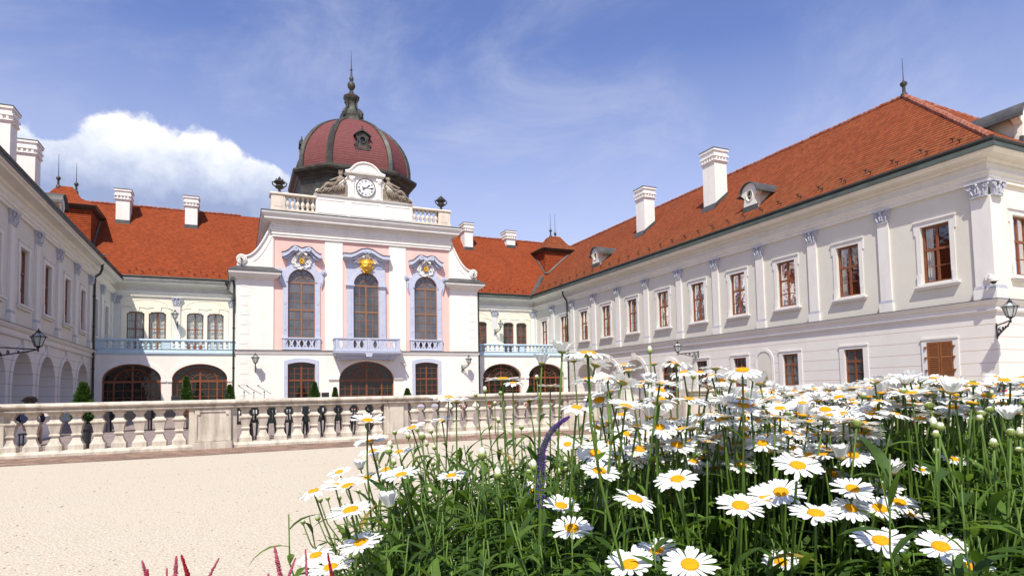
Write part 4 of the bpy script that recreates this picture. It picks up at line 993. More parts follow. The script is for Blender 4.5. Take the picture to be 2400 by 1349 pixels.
        o.add(vs, [(i*n1+j, i*n1+(j+1) % n1, (i+1)*n1+(j+1) % n1, (i+1)*n1+j) for i in range(n2) for j in range(n1)])
        for i in range(9): t = pi*(i+.5)/9; o.tube([PAV(c+.38*cos(t), 11.12+.36*sin(t)*.8, .15), PAV(c+.55*cos(t), 11.2+.42*sin(t), .2)], [.1, .05], 5)
        for sg in (-1, 1):
            for i in range(3): o.tube(spiral(PAV, c+sg*(.42-.1*i), 10.85-.17*i, .1, 1.3, .2, sg, i), .04, 5)
        o.build('gilt_mask', 'gold', w, True)
# pierced parapets under the side windows
def pierced(F, u0, u1, z0, z1, n0, n1, cnt, par, name='parapet'):
    b = MB(); hs = []; st_ = (u1-u0-.3)/cnt; zc = (z0+z1)/2+.0; hz = (z1-z0)/2-.17
    for i in range(cnt):
        c = u0+.15+st_*(i+.5); hs.append([(c+.29*st_*cos(t)*(1+.12*cos(4*t)), zc+hz*sin(t)) for t in [2*pi*j/16 for j in range(16)]])
        if i: 
            for q in (zc+hz*.72, zc-hz*.72): hs.append([(c-st_/2+.05*cos(t), q+.05*sin(t)) for t in [2*pi*j/8 for j in range(8)]])
    b.prism(F, rect(u0, u1, z0+.08, z1-.07), n0, n1, hs)
    for h in hs:
        if len(h) == 16: b.tube([F(u, z, n1) for u, z in h], .022, 4, closed=True)
    b.fbox(F, u0-.04, u1+.04, z1-.10, z1, n0-.04, n1+.06); b.fbox(F, u0-.02, u1+.02, z0, z0+.10, n0-.03, n1+.05)
    for q in (u0, u1-.17): b.fbox(F, q, q+.17, z0+.101, z1-.101, n0-.01, n1+.03)
    return b.build(name, 'lilac_stone', par)
pierced(PAV, 2.95, 5.57, 4.50, 5.40, -.08, .04, 5, PAL); pierced(PAV, 12.32, 14.95, 4.50, 5.40, -.08, .04, 5, PAL)
# centre balcony
bc = MB(); bc.mould([(6.55, 48.3), (6.55, 47.2), (11.2, 47.2), (11.2, 48.3)], [(-.3, 4.02), (.0, 4.05), (.05, 4.12), (.12, 4.22), (.14, 4.34), (.0, 4.36), (-1.2, 4.36)], 1); bc.box((6.6, 47.25, 4.08), (11.15, 48.26, 4.35))
for u in (6.75, 10.55):
    bc.prism(Fr((u, 0, 0), (0, 1, 0), (1, 0, 0)), [(48.28, 3.70), (48.28, 4.06), (47.3, 4.06), (47.36, 3.9), (47.8, 3.82), (48.0, 3.70)], 0, .42)
bc.prism(PAV, [(8.7, 3.95), (9.1, 3.95), (9.2, 4.35), (8.6, 4.35)], .9, 1.22)
bc.fbox(PAV, 6.8, 10.95, 3.80, 4.03, .1, .85)
bc = bc.build('centre_balcony', 'lilac_stone', PAL)
BF = Fr((0, 47.2, 0), (1, 0, 0), (0, -1, 0))
for u0, u1, k in ((6.5, 8.78, 4), (8.97, 11.25, 4)): pierced(BF, u0, u1, 4.37, 5.36, -.1, .0, k, bc)
bb = MB(); bb.fbox(BF, 8.80, 8.95, 4.37, 5.36, -.12, .05); bb.build('post', 'lilac_stone', bc)
for x in (6.5, 11.15):
    SF = Fr((x, 48.3, 0), (0, -1, 0), (-1, 0, 0)); pierced(SF, .0, 1.0, 4.37, 5.36, -.1, .0, 2, bc)
# low windows and the door
for a, b in LOWW:
    c = (a+b)/2; h = (b-a)/2; z0 = .35
    bars = [(c-.06, c+.06, z0, 3.55), (a, b, 2.22, 2.34)]
    for q in (-.5, .5): bars.append((c+q*h-.018, c+q*h+.018, z0, 3.52))
    for z in (.85, 1.35, 1.8, 2.75, 3.15): bars.append((a, b, z-.018, z+.018))
    w = glazing(PAV, lowpoly(a, b), -.2, 'glass_door', PAL, 'wood_brown', bars, .07, 'low_window')
    s = MB(); o = [(a-.25, .1), (b+.25, .1), (b+.25, 3.70)] + segarc(a-.25, b+.25, 3.70, .20)[1:]
    s.prism(PAV, o, .001, .05, [lowpoly(a, b)])
    for z in (1.4, 2.6):
        for sg in (-1, 1): s.prism(PAV, [(c+sg*(h+.125)+.07*cos(2*pi*i/10), z+.12*sin(2*pi*i/10)) for i in range(10)], .051, .065)
    s.build('surround', 'lilac_stone', w)
a, b = 6.91, 11.0; c = (a+b)/2; h = (b-a)/2
bars = [(a, b, 2.16, 2.32), (c-.07, c+.07, .1, 3.6), (c-.56*h-.06, c-.56*h+.06, .1, 2.2), (c+.56*h-.06, c+.56*h+.06, .1, 2.2)]
for q in (-.28, .28, -.78, .78): bars.append((c+q*h-.018, c+q*h+.018, .1, 2.2))
for z in (.6, 1.1, 1.6): bars.append((a, b, z-.02, z+.02))
cur = []
for r1, r2, th in ((.56, .74, .05), (.33, .44, .03), (.14, .2, .025)): cur.append(([(c+r1*h*cos(t), 2.3+r2*1.3*sin(t)) for t in [pi*i/18 for i in range(19)]], th))
for j in range(1, 12):
    t = pi*j/12; cur.append(([(c+.16*h*cos(t), 2.3+.26*sin(t)), (c+.97*h*cos(t), 2.3+1.34*sin(t))], .018))
w = glazing(PAV, door_p, -.22, 'glass_door', PAL, 'wood_brown', bars, .1, 'arched_door', cur)
s = MB(); s.prism(PAV, arc(a-.28, b+.28, 2.28, 1.66, 28) + arc(a, b, 2.28, 1.38, 28)[::-1], .001, .05)
for u0, u1 in ((6.15, 6.90), (11.01, 11.72)): s.fbox(PAV, u0, u1, 2.30, 2.44, .002, .10); s.fbox(PAV, u0+.04, u1-.04, 2.22, 2.299, .002, .06)
s.build('archivolt', 'trim_white', w)

# --- dome
DY = 54.8
def octr(Wd, z, k=.56): 
    m = Wd*k; return [(CX-m, DY-Wd, z), (CX+m, DY-Wd, z), (CX+Wd, DY-m, z), (CX+Wd, DY+m, z), (CX+m, DY+Wd, z), (CX-m, DY+Wd, z), (CX-Wd, DY+m, z), (CX-Wd, DY-m, z)]
DP = [(4.36, 19.35), (4.36, 20.1), (4.31, 20.6), (4.22, 21.1), (4.07, 21.6), (3.86, 22.1), (3.58, 22.6), (3.24, 23.1), (2.84, 23.55), (2.40, 23.95), (1.92, 24.3), (1.45, 24.6), (1.05, 24.8)]
b = MB(); sacc = 0
rings = [[Vector(p) for p in octr(w, z)] for w, z in DP]
for i in range(len(DP)-1):
    ds = sqrt((DP[i+1][0]-DP[i][0])**2+(DP[i+1][1]-DP[i][1])**2)
    for k in range(8):
        p = [rings[i][k], rings[i][(k+1) % 8], rings[i+1][(k+1) % 8], rings[i+1][k]]
        mid = (rings[i][k]+rings[i][(k+1) % 8])/2; U = (p[1]-p[0]).normalized()
        b.add(p, [(0, 1, 2, 3)], [[((q-mid).dot(U)+k*7.3, sacc+(ds if j > 1 else 0)) for j, q in enumerate(p)]])
    sacc += ds
dome = b.build('dome', 'dome_tiles', PAL, fix=False); dome['label'] = 'maroon tiled octagonal dome with dark copper ribs'
for k in range(8):
    b = MB()
    pts = [rings[i][k] for i in range(len(DP))]; ctr = Vector((CX, DY, 0))
    A = rings[0][(k+1) % 8]-rings[0][k]; B = rings[0][k-1]-rings[0][k]
    A.normalize(); B.normalize(); out = -(A+B).normalized(); 
    vs = []
    for i, p in enumerate(pts):
        w = .26 if i < 8 else .2
        vs += [p+A*w+out*.03, p+A*w+out*.13, p+out*.22, p+B*w+out*.13, p+B*w+out*.03]
    b.add(vs, [(i*5+j, i*5+j+1, (i+1)*5+j+1, (i+1)*5+j) for i in range(len(pts)-1) for j in range(4)])
    b.build('rib', 'bronze_copper', dome)
b = MB(); SK = [(4.62, 15.0), (4.55, 16.2), (4.42, 17.0), (4.36, 17.8), (4.42, 18.3), (4.55, 18.55), (4.62, 18.6), (4.70, 18.75), (4.95, 18.95), (5.02, 19.1), (5.02, 19.25), (4.9, 19.3), (4.4, 19.55), (4.3, 19.5)]
rg = [octr(w, z, .56) for w, z in SK]
b.add([p for r_ in rg for p in r_], [(i*8+k, i*8+(k+1) % 8, (i+1)*8+(k+1) % 8, (i+1)*8+k) for i in range(len(SK)-1) for k in range(8)])
b.build('drum', 'bronze_copper', dome)
# lucarnes
def lucarne(F, zb):
    b = MB(); b.prism(F, [(-.55, zb), (.55, zb), (.55, zb+.45), (.38, zb+.75), (.45, zb+1.05), (.55, zb+1.12), (.3, zb+1.32), (0, zb+1.42), (-.3, zb+1.32), (-.55, zb+1.12), (-.45, zb+1.05), (-.38, zb+.75), (-.55, zb+.45)], -.9, .05, [[(.24*cos(2*pi*i/14), zb+.78+.26*sin(2*pi*i/14)) for i in range(14)]])
    b.prism(F, [(-.68, zb+1.08), (-.4, zb+1.3), (0, zb+1.52), (.4, zb+1.3), (.68, zb+1.08), (.68, zb+1.18), (.4, zb+1.42), (0, zb+1.64), (-.4, zb+1.42), (-.68, zb+1.18)], -.6, .2)
    b.tube([F(.25*cos(2*pi*i/14), zb+.78+.27*sin(2*pi*i/14), .06) for i in range(14)], .06, 5, closed=True)
    for sg in (-1, 1): b.tube(spiral(F, sg*.5, zb+.25, .16, 1.5, .1, sg), .06, 5); b.tube([F(sg*.45, zb+.4, .08), F(sg*.36, zb+.75, .1), F(sg*.48, zb+1.0, .1)], .06, 5)
    b.fbox(F, -.6, .6, zb-.08, zb+.12, -.2, .16); b.lathe(F(0, zb+1.6, 0), [(.05, 0), (.1, .1), (.04, .2), (.07, .28), (.01, .45)], 8)
    l = b.build('lucarne', 'bronze_copper', dome, True)
    p = MB(); p.prism(F, [(.24*cos(2*pi*i/14), zb+.78+.26*sin(2*pi*i/14)) for i in range(14)], -.12, -.08); p.build('window', 'glass_round', l)
lucarne(Fr((CX+.18, DY-4.12, 0), (1, 0, 0), (0, -1, 0)), 21.05)
lucarne(Fr((CX-4.12, DY, 0), (0, 1, 0), (-1, 0, 0)), 21.05); lucarne(Fr((CX+4.12, DY, 0), (0, 1, 0), (1, 0, 0)), 21.05)
# lantern and spire
b = MB(); b.lathe((CX, DY, 0), [(1.12, 24.62), (1.02, 24.95), (.98, 25.05), (.98, 25.2)], 8, True)
b.lathe((CX, DY, 0), [(.95, 25.15), (.98, 25.35), (.82, 25.6), (.56, 25.85), (.46, 26.2), (.44, 26.6), (.50, 26.8), (.62, 26.95), (.66, 27.15), (.66, 27.22), (.4, 27.4), (.2, 27.55), (.17, 27.7)], 8, True)
for k in range(4):
    t = pi/4+k*pi/2; F = Fr((CX, DY, 0), (cos(t), sin(t), 0), (-sin(t), cos(t), 0))
    b.tube([F(.98, 25.2), F(1.05, 25.45), F(.92, 25.75), F(.72, 26.0)], [.16, .2, .14, .08], 6); b.tube([F(.55, 26.1), F(.52, 26.6), F(.66, 26.9)], [.08, .07, .1], 6)
    b.tube(spiral(F, .95, 25.45, .18, 1.4, .0), .07, 5)
b = b.build('lantern', 'bronze_copper', dome, True)
s = MB(); s.lathe((CX, DY, 0), [(.14, 27.5), (.22, 27.62), (.12, 27.75), (.2, 27.9), (.33, 28.1), (.34, 28.3), (.26, 28.5), (.12, 28.62), (.17, 28.75), (.2, 28.9), (.1, 29.1), (.06, 29.6), (.12, 29.66), (.06, 29.75), (.035, 30.2), (.012, 31.4)], 12); s.build('spire', 'bronze_copper', dome, True)
# ------------------------------------------------------------------ terrace balustrade
BF = Fr((0, 16.0, 0), (1, 0, 0), (0, -1, 0))
def baluster_mesh():
    P = [(.165, .10, 0), (.165, .10, .10)]
    b = MB(); b.lathe((0, 0, 0), [(.136, 0), (.136, .105), (.12, .125), (.088, .185), (.066, .255), (.060, .283), (.088, .294), (.096, .315), (.088, .336), (.074, .346), (.094, .45), (.114, .535), (.128, .547), (.137, .57), (.128, .592), (.10, .606), (.078, .65), (.068, .685), (.085, .722), (.108, .745), (.117, .752), (.117, .79)], 4, True)
    return b
def balustrade(segs, piers, ends, label):
    x0, x1 = ends
    root = empty('balustrade', ((x0+x1)/2, 16.15, 0), label, 'balustrade')
    pl = MB(); pl.mould([(x0, 16.0), (x1, 16.0)], [(.10, -.05), (.10, .06), (.07, .08), (.03, .115), (-.34, .115), (-.40, .06), (-.40, -.05)], 1); pl.build('plinth', 'balustrade_stone', root)
    rl = MB(); prof = [(-.01, .90), (.03, .905), (.05, .935), (.05, .955), (.02, .965), (.03, .985), (.075, 1.0), (.10, 1.03), (.10, 1.06), (.07, 1.09), (.0, 1.105), (-.30, 1.105), (-.37, 1.09), (-.40, 1.05), (-.37, 1.0), (-.33, .97), (-.35, .94), (-.33, .905), (-.29, .90)]
    path = [(x0, 16.0)]
    for a, c in piers:
        for q in ((a, 16.0), (a, 15.93), (c, 15.93), (c, 16.0)): path.append(q)
    path.append((x1, 16.0))
    cl = [path[0]]
    for q in path[1:]:
        if (Vector(q)-Vector(cl[-1])).length > 1e-4: cl.append(q)
    rl.mould(cl, prof, 1); rl.build('rail', 'balustrade_stone', root)
    for a, c in piers:
        p = MB(); p.fbox(BF, a, c, .116, .899, -.29, .05); p.fbox(BF, a-.12, c+.12, .117, .898, -.26, -.01); p.fbox(BF, a-.03, c+.03, -.04, .16, -.38, .17)
        p = p.build('pier', 'balustrade_stone', root)
        if c-a > .45:
            q = MB(); u0, u1, z0, z1 = a+.05, c-.05, .2, .83; k = .06
            o = [(u0, z0), (u1, z0), (u1, z1-k), (u1-k, z1-k), (u1-k, z1), (u0+k, z1), (u0+k, z1-k), (u0, z1-k)]
            q.prism(BF, [(a+.005, .17), (c-.005, .17), (c-.005, .89), (a+.005, .89)], .051, .075, [o]); q.build('panel', 'balustrade_stone', p)
    first = None
    for s0, s1, n in segs:
        for i in range(n):
            x = s0+(s1-s0)*(i+.5)/n
            if first is None: first = baluster_mesh().build('baluster', 'balustrade_stone', root); o = first
            else: o = first.copy(); COL.objects.link(o)
            o.parent = root; o.matrix_parent_inverse = wm(root).inverted(); o.location = (x, 16.14, .113); o.rotation_euler = (0, 0, random.Random(i).uniform(-.02, .02))
    return root
balustrade([(-8.05, -4.62, 9), (-4.40, -.98, 9), (-.01, 3.42, 9), (4.0, 8.6, 12)], [(-4.62, -4.40), (-.86, -.12), (3.52, 3.88), (8.7, 9.72)], (-8.2, 9.78), 'weathered stone balustrade between gravel court and terrace, panelled pier near its middle')
balustrade([(14.2, 17.3, 8), (18.05, 21.2, 8), (21.95, 26.6, 12)], [(13.1, 14.05), (17.4, 17.95), (21.3, 21.85), (26.7, 27.3)], (13.05, 27.36), 'weathered stone balustrade behind the daisies, running up to the shuttered wing')

# low white ramp wall inside the terrace on the left
r = empty('ramp_wall', (-5.4, 19.5, 0), 'low white sloping wall with stone coping behind the balustrade', 'low wall')
F = Fr((-5.35, 0, 0), (0, 1, 0), (1, 0, 0))
b = MB(); b.prism(F, [(17.0, 0), (24.6, 0), (24.6, .62), (17.0, .38)], -.25, 0); b.build('wall', 'white_plaster', r)
b = MB(); b.prism(F, [(17.0, .381), (24.6, .621), (24.6, .72), (17.0, .48)], -.32, .07); b.build('coping', 'balustrade_stone', r)
b = MB(); b.box((-5.75, 24.6, 0), (-5.2, 25.1, .70)); b.box((-5.83, 24.52, .70), (-5.12, 25.18, .82)); b.build('pier', 'balustrade_stone', r)

# ------------------------------------------------------------------ urns and statues on the parapet
def urn(x, y, z, label):
    r = empty('roof_urn', (x, y, z), label, 'urn', 'black urns on the pavilion parapet')
    b = MB(); b.lathe((x, y, z), [(.24, 0), (.24, .07), (.14, .12), (.07, .22), (.11, .30), (.30, .42), (.34, .50), (.26, .58), (.22, .66), (.30, .74), (.40, .80), (.42, .86)], 12)
    for sg in (-1, 1): b.tube([(x+sg*.32, y, z+.5), (x+sg*.46, y, z+.62), (x+sg*.5, y, z+.8), (x+sg*.40, y, z+.86)], [.05, .05, .05, .03], 6)
    b.build('vase', 'bronze_copper', r, True)
    c = MB(); c.lathe((x, y, z+.86), [(.36, 0), (.28, .06), (.14, .12), (.1, .18), (.13, .25), (.06, .34), (.015, .42)], 10)
    rnd = random.Random(2)
    for i in range(10):
        t = 2*pi*i/10; c.tube([(x+.3*cos(t), y+.3*sin(t), z+.85), (x+.22*cos(t), y+.22*sin(t), z+1.0), (x+.27*cos(t), y+.27*sin(t), z+1.06)], [.06, .06, .02], 5)
    c.build('flame_top', 'bronze_copper', r, True)
urn(2.75, 48.8, 16.1, 'black metal urn on the parapet corner nearer the white cloud'); urn(15.13, 48.8, 16.1, 'black metal urn on the parapet corner nearer the long right wing')

def skin(name, nodes, edges, m, parent, sub=2, root=0, loc=(0, 0, 0)):
    me = bpy.data.meshes.new(name); me.from_pydata([n[:3] for n in nodes], edges, [])
    o = bpy.data.objects.new(name, me); COL.objects.link(o); 
    md = o.modifiers.new('skin', 'SKIN'); md.use_smooth_shade = True
    for i, (sv, n) in enumerate(zip(me.skin_vertices[0].data, nodes)):
        rr = n[3]; sv.radius = rr if isinstance(rr, tuple) else (rr, rr); sv.use_root = (i == root)
    ms = o.modifiers.new('sub', 'SUBSURF'); ms.levels = sub; ms.render_levels = sub
    me.materials.append(MATS[m])
    if parent: o.parent = parent; o.matrix_parent_inverse = wm(parent).inverted()
    return o
def statue(sg, label):
    x0 = CX; y = 48.75
    r = empty('statue', (x0+sg*2.3, y, 16.6), label, 'statue', 'reclining stone figures beside the clock')
    def T(a, z, d=0): return (x0+sg*a, y-d, z)
    N = [(*T(2.15, 17.05, .05), .23), (*T(2.02, 17.35, .05), .19), (*T(1.88, 17.68, .05), .23), (*T(1.84, 17.92, .05), .10), (*T(1.82, 18.08, .08), .155), (*T(1.81, 18.22, .08), .13),
         (*T(2.5, 17.12, .2), .2), (*T(2.85, 17.16, .28), .16), (*T(3.1, 16.85, .25), .11), (*T(3.35, 16.62, .3), .08), (*T(3.5, 16.62, .36), .06),
         (*T(2.6, 16.95, -.05), .19), (*T(2.95, 16.85, -.02), .14), (*T(3.3, 16.68, 0), .1), (*T(3.58, 16.58, .05), .06),
         (*T(1.62, 17.75, .15), .11), (*T(1.48, 17.48, .22), .085), (*T(1.66, 17.25, .3), .07),
         (*T(2.08, 17.72, .12), .11), (*T(2.38, 17.55, .25), .085), (*T(2.62, 17.42, .33), .07), (*T(2.7, 17.42, .36), .055)]
    E = [(0, 1), (1, 2), (2, 3), (3, 4), (4, 5), (0, 6), (6, 7), (7, 8), (8, 9), (9, 10), (0, 11), (11, 12), (12, 13), (13, 14), (2, 15), (15, 16), (16, 17), (2, 18), (18, 19), (19, 20), (20, 21)]
    skin('body', N, E, 'sandstone', r)
    d = MB(); rnd = random.Random(4)
    for i in range(24):
        a = 1.6+1.9*i/23; z = 17.22-.30*(a-1.6)+rnd.uniform(-.12, .05); d.tube([T(a, z, .30+rnd.uniform(0, .12)), T(a+.1+rnd.uniform(-.06, .06), z-.18, .42), T(a+.22+rnd.uniform(-.1, .1), z-.46+.1*(a-1.6), .36)], [.04, .06, .035], 6)
    for i in range(7): d.tube([T(2.0+.05*i, 17.5-.04*i, .26), T(2.2+.06*i, 17.25, .34), T(2.5+.1*i, 17.05, .3)], [.04, .06, .05], 5)
    d.build('drapery', 'sandstone', r, True)
    h = MB(); h.ball(T(1.81, 18.14, -.02), .17, seg=8, rings=6)
    for i in range(7): h.ball(T(1.81+.14*cos(i), 18.2+.06*sin(i*2), .05*sin(i)), .07, seg=6, rings=4)
    if sg < 0:
        for i in range(6): t = 2*pi*i/6; h.tube([T(1.81+.13*cos(t), 18.26, .13*sin(t)), T(1.81+.15*cos(t), 18.42, .15*sin(t))], [.035, .02], 4)
    h.build('hair', 'sandstone', r, True)
    p = MB(); p.prism(Fr((x0, y, 0), (sg, 0, 0), (0, -1, 0)), [(1.35, 16.3), (3.7, 16.3), (3.7, 16.5), (3.0, 16.62), (2.2, 16.92), (1.7, 17.2), (1.35, 17.3)], -.3, .25); p.build('base', 'sandstone', r)
statue(-1, 'crowned reclining stone figure beside the clock'); statue(1, 'bare headed reclining stone figure beside the clock')
# weathered carving in the niche
ns = empty('niche_statue', (27.2, 26.7, 1.1), 'small weathered sandstone figure standing in the wall niche', 'statue')
N = [(27.25, 26.6, 1.1, .2), (27.25, 26.62, 1.45, .19), (27.25, 26.6, 1.75, .16), (27.25, 26.6, 1.92, .07), (27.24, 26.6, 2.05, .10), (27.2, 26.82, 1.7, .07), (27.1, 26.85, 1.45, .06), (27.15, 26.4, 1.68, .07), (27.05, 26.45, 1.45, .06)]
skin('body', N, [(0, 1), (1, 2), (2, 3), (3, 4), (2, 5), (5, 6), (2, 7), (7, 8)], 'sandstone', ns)
b = MB(); b.box((27.0, 26.35, 1.0), (27.39, 26.85, 1.14)); b.build('base', 'sandstone', ns)

# ------------------------------------------------------------------ wall lanterns
def lantern(p, wallp, label, s=1.0, scroll=True):
    """p: centre of the lamp foot; wallp: point on the wall where the bracket is fixed."""
    p = Vector(p); wp = Vector(wallp); r = empty('wall_lantern', wp, label, 'lantern', 'black hexagonal lanterns on the palace walls')
    h = .44*s; r0, r1 = .13*s, .27*s
    g = MB(); g.lathe(p, [(r0*.93, .03), (r1*.95, h)], 6); g.lathe(p, [(r1*.9, h+.02), (r1*.35, h+.17*s)], 6); g.build('glass', 'glass_milky', r)
    f = MB()
    for k in range(6):
        t = 2*pi*k/6; q = Vector((cos(t), sin(t), 0)); f.tube([p+q*r0+Vector((0, 0, .02)), p+q*r1+Vector((0, 0, h))], .016*s, 4); f.tube([p+q*r1*1.02+Vector((0, 0, h)), p+q*r1*.34+Vector((0, 0, h+.18*s))], .016*s, 4)
        f.tube([p+q*r1*1.1+Vector((0, 0, h-.03)), p+q*r1*1.15+Vector((0, 0, h+.06))], [.02*s, .004], 4)
    for rr, z in ((r0, .02), (r1, h), (r1*.36, h+.18*s)): f.tube([p+Vector((rr*cos(2*pi*k/6), rr*sin(2*pi*k/6), z)) for k in range(6)], .022*s, 4, closed=True)
    f.lathe(p, [(r1*.42, h+.17*s), (r1*.30, h+.21*s), (r1*.34, h+.235*s), (.05*s, h+.28*s), (.02*s, h+.31*s), (.035*s, h+.33*s), (.004, h+.38*s)], 8); f.lathe(p, [(.03*s, -.22*s), (.04*s, -.14*s), (.02*s, -.1*s), (.07*s, -.03), (r0, .02)], 8)
    f.build('lamp_frame', 'black_iron', r)
    b = MB(); e = p+Vector((0, 0, -.12*s)); d = e-wp; dh = Vector((d.x, d.y, 0)); L = dh.length; dh.normalize()
    b.tube([wp+Vector((0, 0, .06)), e], .03*s, 6)
    b.tube([wp+Vector((0, 0, -.42*s)), wp+dh*L*.4+Vector((0, 0, -.20*s)), wp+dh*L*.75+Vector((0, 0, -.03)), e], [.03*s]*4, 6); b.tube([wp+Vector((0, 0, .14)), wp+Vector((0, 0, -.5*s))], .035*s, 6)
    SF = Fr(wp, dh, Vector((-dh.y, dh.x, 0)))
    if scroll:
        for q, z, rr, sg in ((.2, -.13, .12, 1), (.42, -.1, .085, -1), (.62, -.07, .06, 1), (.12, -.3, .07, -1), (.3, -.22, .06, 1), (.8, -.03, .04, -1)):
            b.tube(spiral(SF, L*q, z*s, rr*s, 1.5, 0, sg, 1.), .021*s, 4)
    b.build('bracket', 'black_iron', r)
    return r
lantern((1.15, 47.62, 3.50), (1.15, 48.28, 3.35), 'hexagonal wall lantern beside the pavilion window behind three microphone stands', .9)
lantern((16.90, 47.55, 3.45), (16.55, 48.28, 3.25), 'hexagonal wall lantern on the pavilion near the right downpipe', .9)
lantern((-4.48, 56.2, 7.42), (-4.35, 56.88, 7.15), 'hexagonal lantern on the pilaster between the curtained balcony windows', .9)
lantern((23.32, 56.2, 7.40), (22.95, 56.88, 7.15), 'small hexagonal lantern above the right balcony, beside dark windows', .9)
lantern((-7.55, 32.25, 3.42), (-8.72, 30.1, 3.2), 'large hexagonal lantern on a long scrolled bracket by the left arches', .95)
lantern((26.55, 33.35, 3.52), (27.38, 32.3, 3.42), 'hexagonal lantern on a scrolled bracket above the brown courtyard door', .95)
lantern((26.78, 13.72, 3.58), (27.39, 14.54, 3.30), 'milky glass lantern on the outer corner of the shuttered wing', .92)
# security cameras
sc = empty('security_camera', (27.25, 14.7, 5.3), 'white dome security camera on the corner pilaster above the lantern', 'camera')
b = MB(); b.box((27.20, 14.52, 5.2), (27.27, 14.75, 5.42)); b.tube([(27.2, 14.62, 5.32), (27.0, 14.45, 5.36), (26.98, 14.35, 5.3)], .035, 6); b.build('bracket', 'trim_white', sc, True)
b = MB(); b.lathe((26.98, 14.33, 5.08), [(.17, .0), (.19, .06), (.19, .14), (.12, .22), (.05, .24)], 12); b.build('housing', 'trim_white', sc, True)
b = MB(); b.ball((26.98, 14.33, 5.08), .11, seg=10, rings=6); b.build('lens_dome', 'black_plastic', sc, True)
sc = empty('security_camera', (11.66, 48.25, 3.5), 'small beige security camera on the wall right of the arched door', 'camera')
b = MB(); b.box((11.6, 48.1, 3.45), (11.72, 48.29, 3.57)); b.tube([(11.66, 48.15, 3.48), (11.8, 47.95, 3.4)], .03, 6); b.build('bracket', 'attic_stone', sc)
b = MB(); b.tube([(11.72, 48.05, 3.42), (11.82, 47.72, 3.36)], .075, 8); b.build('housing', 'attic_stone', sc, True)
# ------------------------------------------------------------------ things on the terrace
def leafcloud(b, rnd, n, f, size):
    for _ in range(n):
        p, out = f(rnd); out = (out+Vector((rnd.gauss(0, .5), rnd.gauss(0, .5), rnd.gauss(.35, .4)))).normalized()
        t = out.orthogonal().normalized(); t = Matrix.Rotation(rnd.uniform(0, 6.28), 3, out) @ t; s = size*rnd.uniform(.6, 1.3)
        w = out.cross(t)*s*.32; b.add([p-w*.3, p+out*s*.5-w, p+out*s, p+out*s*.5+w], [(0, 1, 2, 3)])
def topiary(x, y, h, r, pot, label):
    o = empty('topiary', (x, y, 0), label, 'topiary', 'clipped cone evergreens in pots on the terrace')
    p = MB(); p.lathe((x, y, 0), [(r*.62, 0), (r*.78, pot*.85), (r*.86, pot*.86), (r*.86, pot), (r*.7, pot), (r*.7, pot-.05)], 14); p.build('pot', 'lead_grey', o, True)
    t = MB(); t.tube([(x, y, pot-.06), (x, y, h*.8)], [.05, .02], 6); t.build('trunk', 'wood_brown', o)
    rnd = random.Random(int(x*10)+77); b = MB(); H = h-pot
    lumps = [(rnd.uniform(0, 6.28), rnd.random(), rnd.uniform(.04, .16)) for _ in range(26)]
    def f(rd):
        q = rd.random()**.75; t = rd.uniform(0, 2*pi); prof = (min(1, q*5)*.25+.75)*(1-q)**.72*(1-.06*sin(9*q))
        k = 1.
        for a, z, am in lumps: k += am*math.exp(-(((t-a+pi) % (2*pi)-pi)/.35)**2-((q-z)/.1)**2)
        rr = r*prof*k*(rd.random()**.3)*1.02
        return Vector((x+rr*cos(t), y+rr*sin(t), pot+.02+q*H)), Vector((cos(t), sin(t), .6))
    leafcloud(b, rnd, 4200 if h > 1.52 and y < 20 else 2400, f, .085 if y < 20 else .13)
    b.build('foliage', 'topiary_green', o, fix=False)
topiary(-3.24, 17.55, 1.50, .24, .56, 'cone topiary in a dark pot just behind the balustrade, close to the left arches')
for x, y, h, r, l in ((-2.82, 43.5, 2.38, .36, 'tall bright cone topiary in front of the right hand arched window on the left range'), (-.42, 44, 1.85, .34, 'cone topiary beside the downpipe at the pavilion corner'), (4.70, 44, 1.95, .38, 'round topped topiary before the pavilion low window on the left'),
                   (6.03, 44, 1.58, .19, 'narrow small topiary beside the arched entrance door'), (10.98, 44, 1.42, .28, 'low cone topiary right of the arched entrance door'), (18.3, 44, 1.5, .3, 'cone topiary by the right arcade pier'), (21.6, 46, 1.5, .35, 'cone topiary between the two right arcade arches')):
    topiary(x, y, h, r, .5, l)
# microphone stands
def mic(x, y, top, L, label):
    o = empty('microphone_stand', (x, y, 0), label, 'microphone stand', 'microphone stands on the terrace')
    b = MB()
    for k in range(3): t = 2*pi*k/3+.4; b.tube([(x, y, .12), (x+.3*cos(t), y+.3*sin(t), .015)], .014, 5)
    b.build('tripod', 'black_iron', o)
    b = MB(); b.tube([(x, y, .1), (x, y, top-.12)], .013, 6); b.lathe((x, y, top-.14), [(.028, 0), (.028, .06)], 6); b.build('pole', 'black_iron', o)
    b = MB(); b.tube([(x-.32*L, y, top+.12), (x+.45*L, y, top-.21)], .011, 5); b.build('boom', 'black_iron', o)
    b = MB(); b.tube([(x-.30*L, y, top+.115), (x-.42*L, y, top+.19)], [.018, .03], 6); b.build('microphone', 'black_iron', o)
mic(.28, 30, 1.48, .55, 'black boom microphone stand, closest of three to the downpipe'); mic(.67, 30, 1.46, .7, 'black boom microphone stand, middle one of three'); mic(1.09, 30, 1.47, .65, 'black boom microphone stand, closest of three to the pavilion window'); mic(-.45, 30, 1.42, .6, 'microphone stand in front of the arched window by the downpipe')
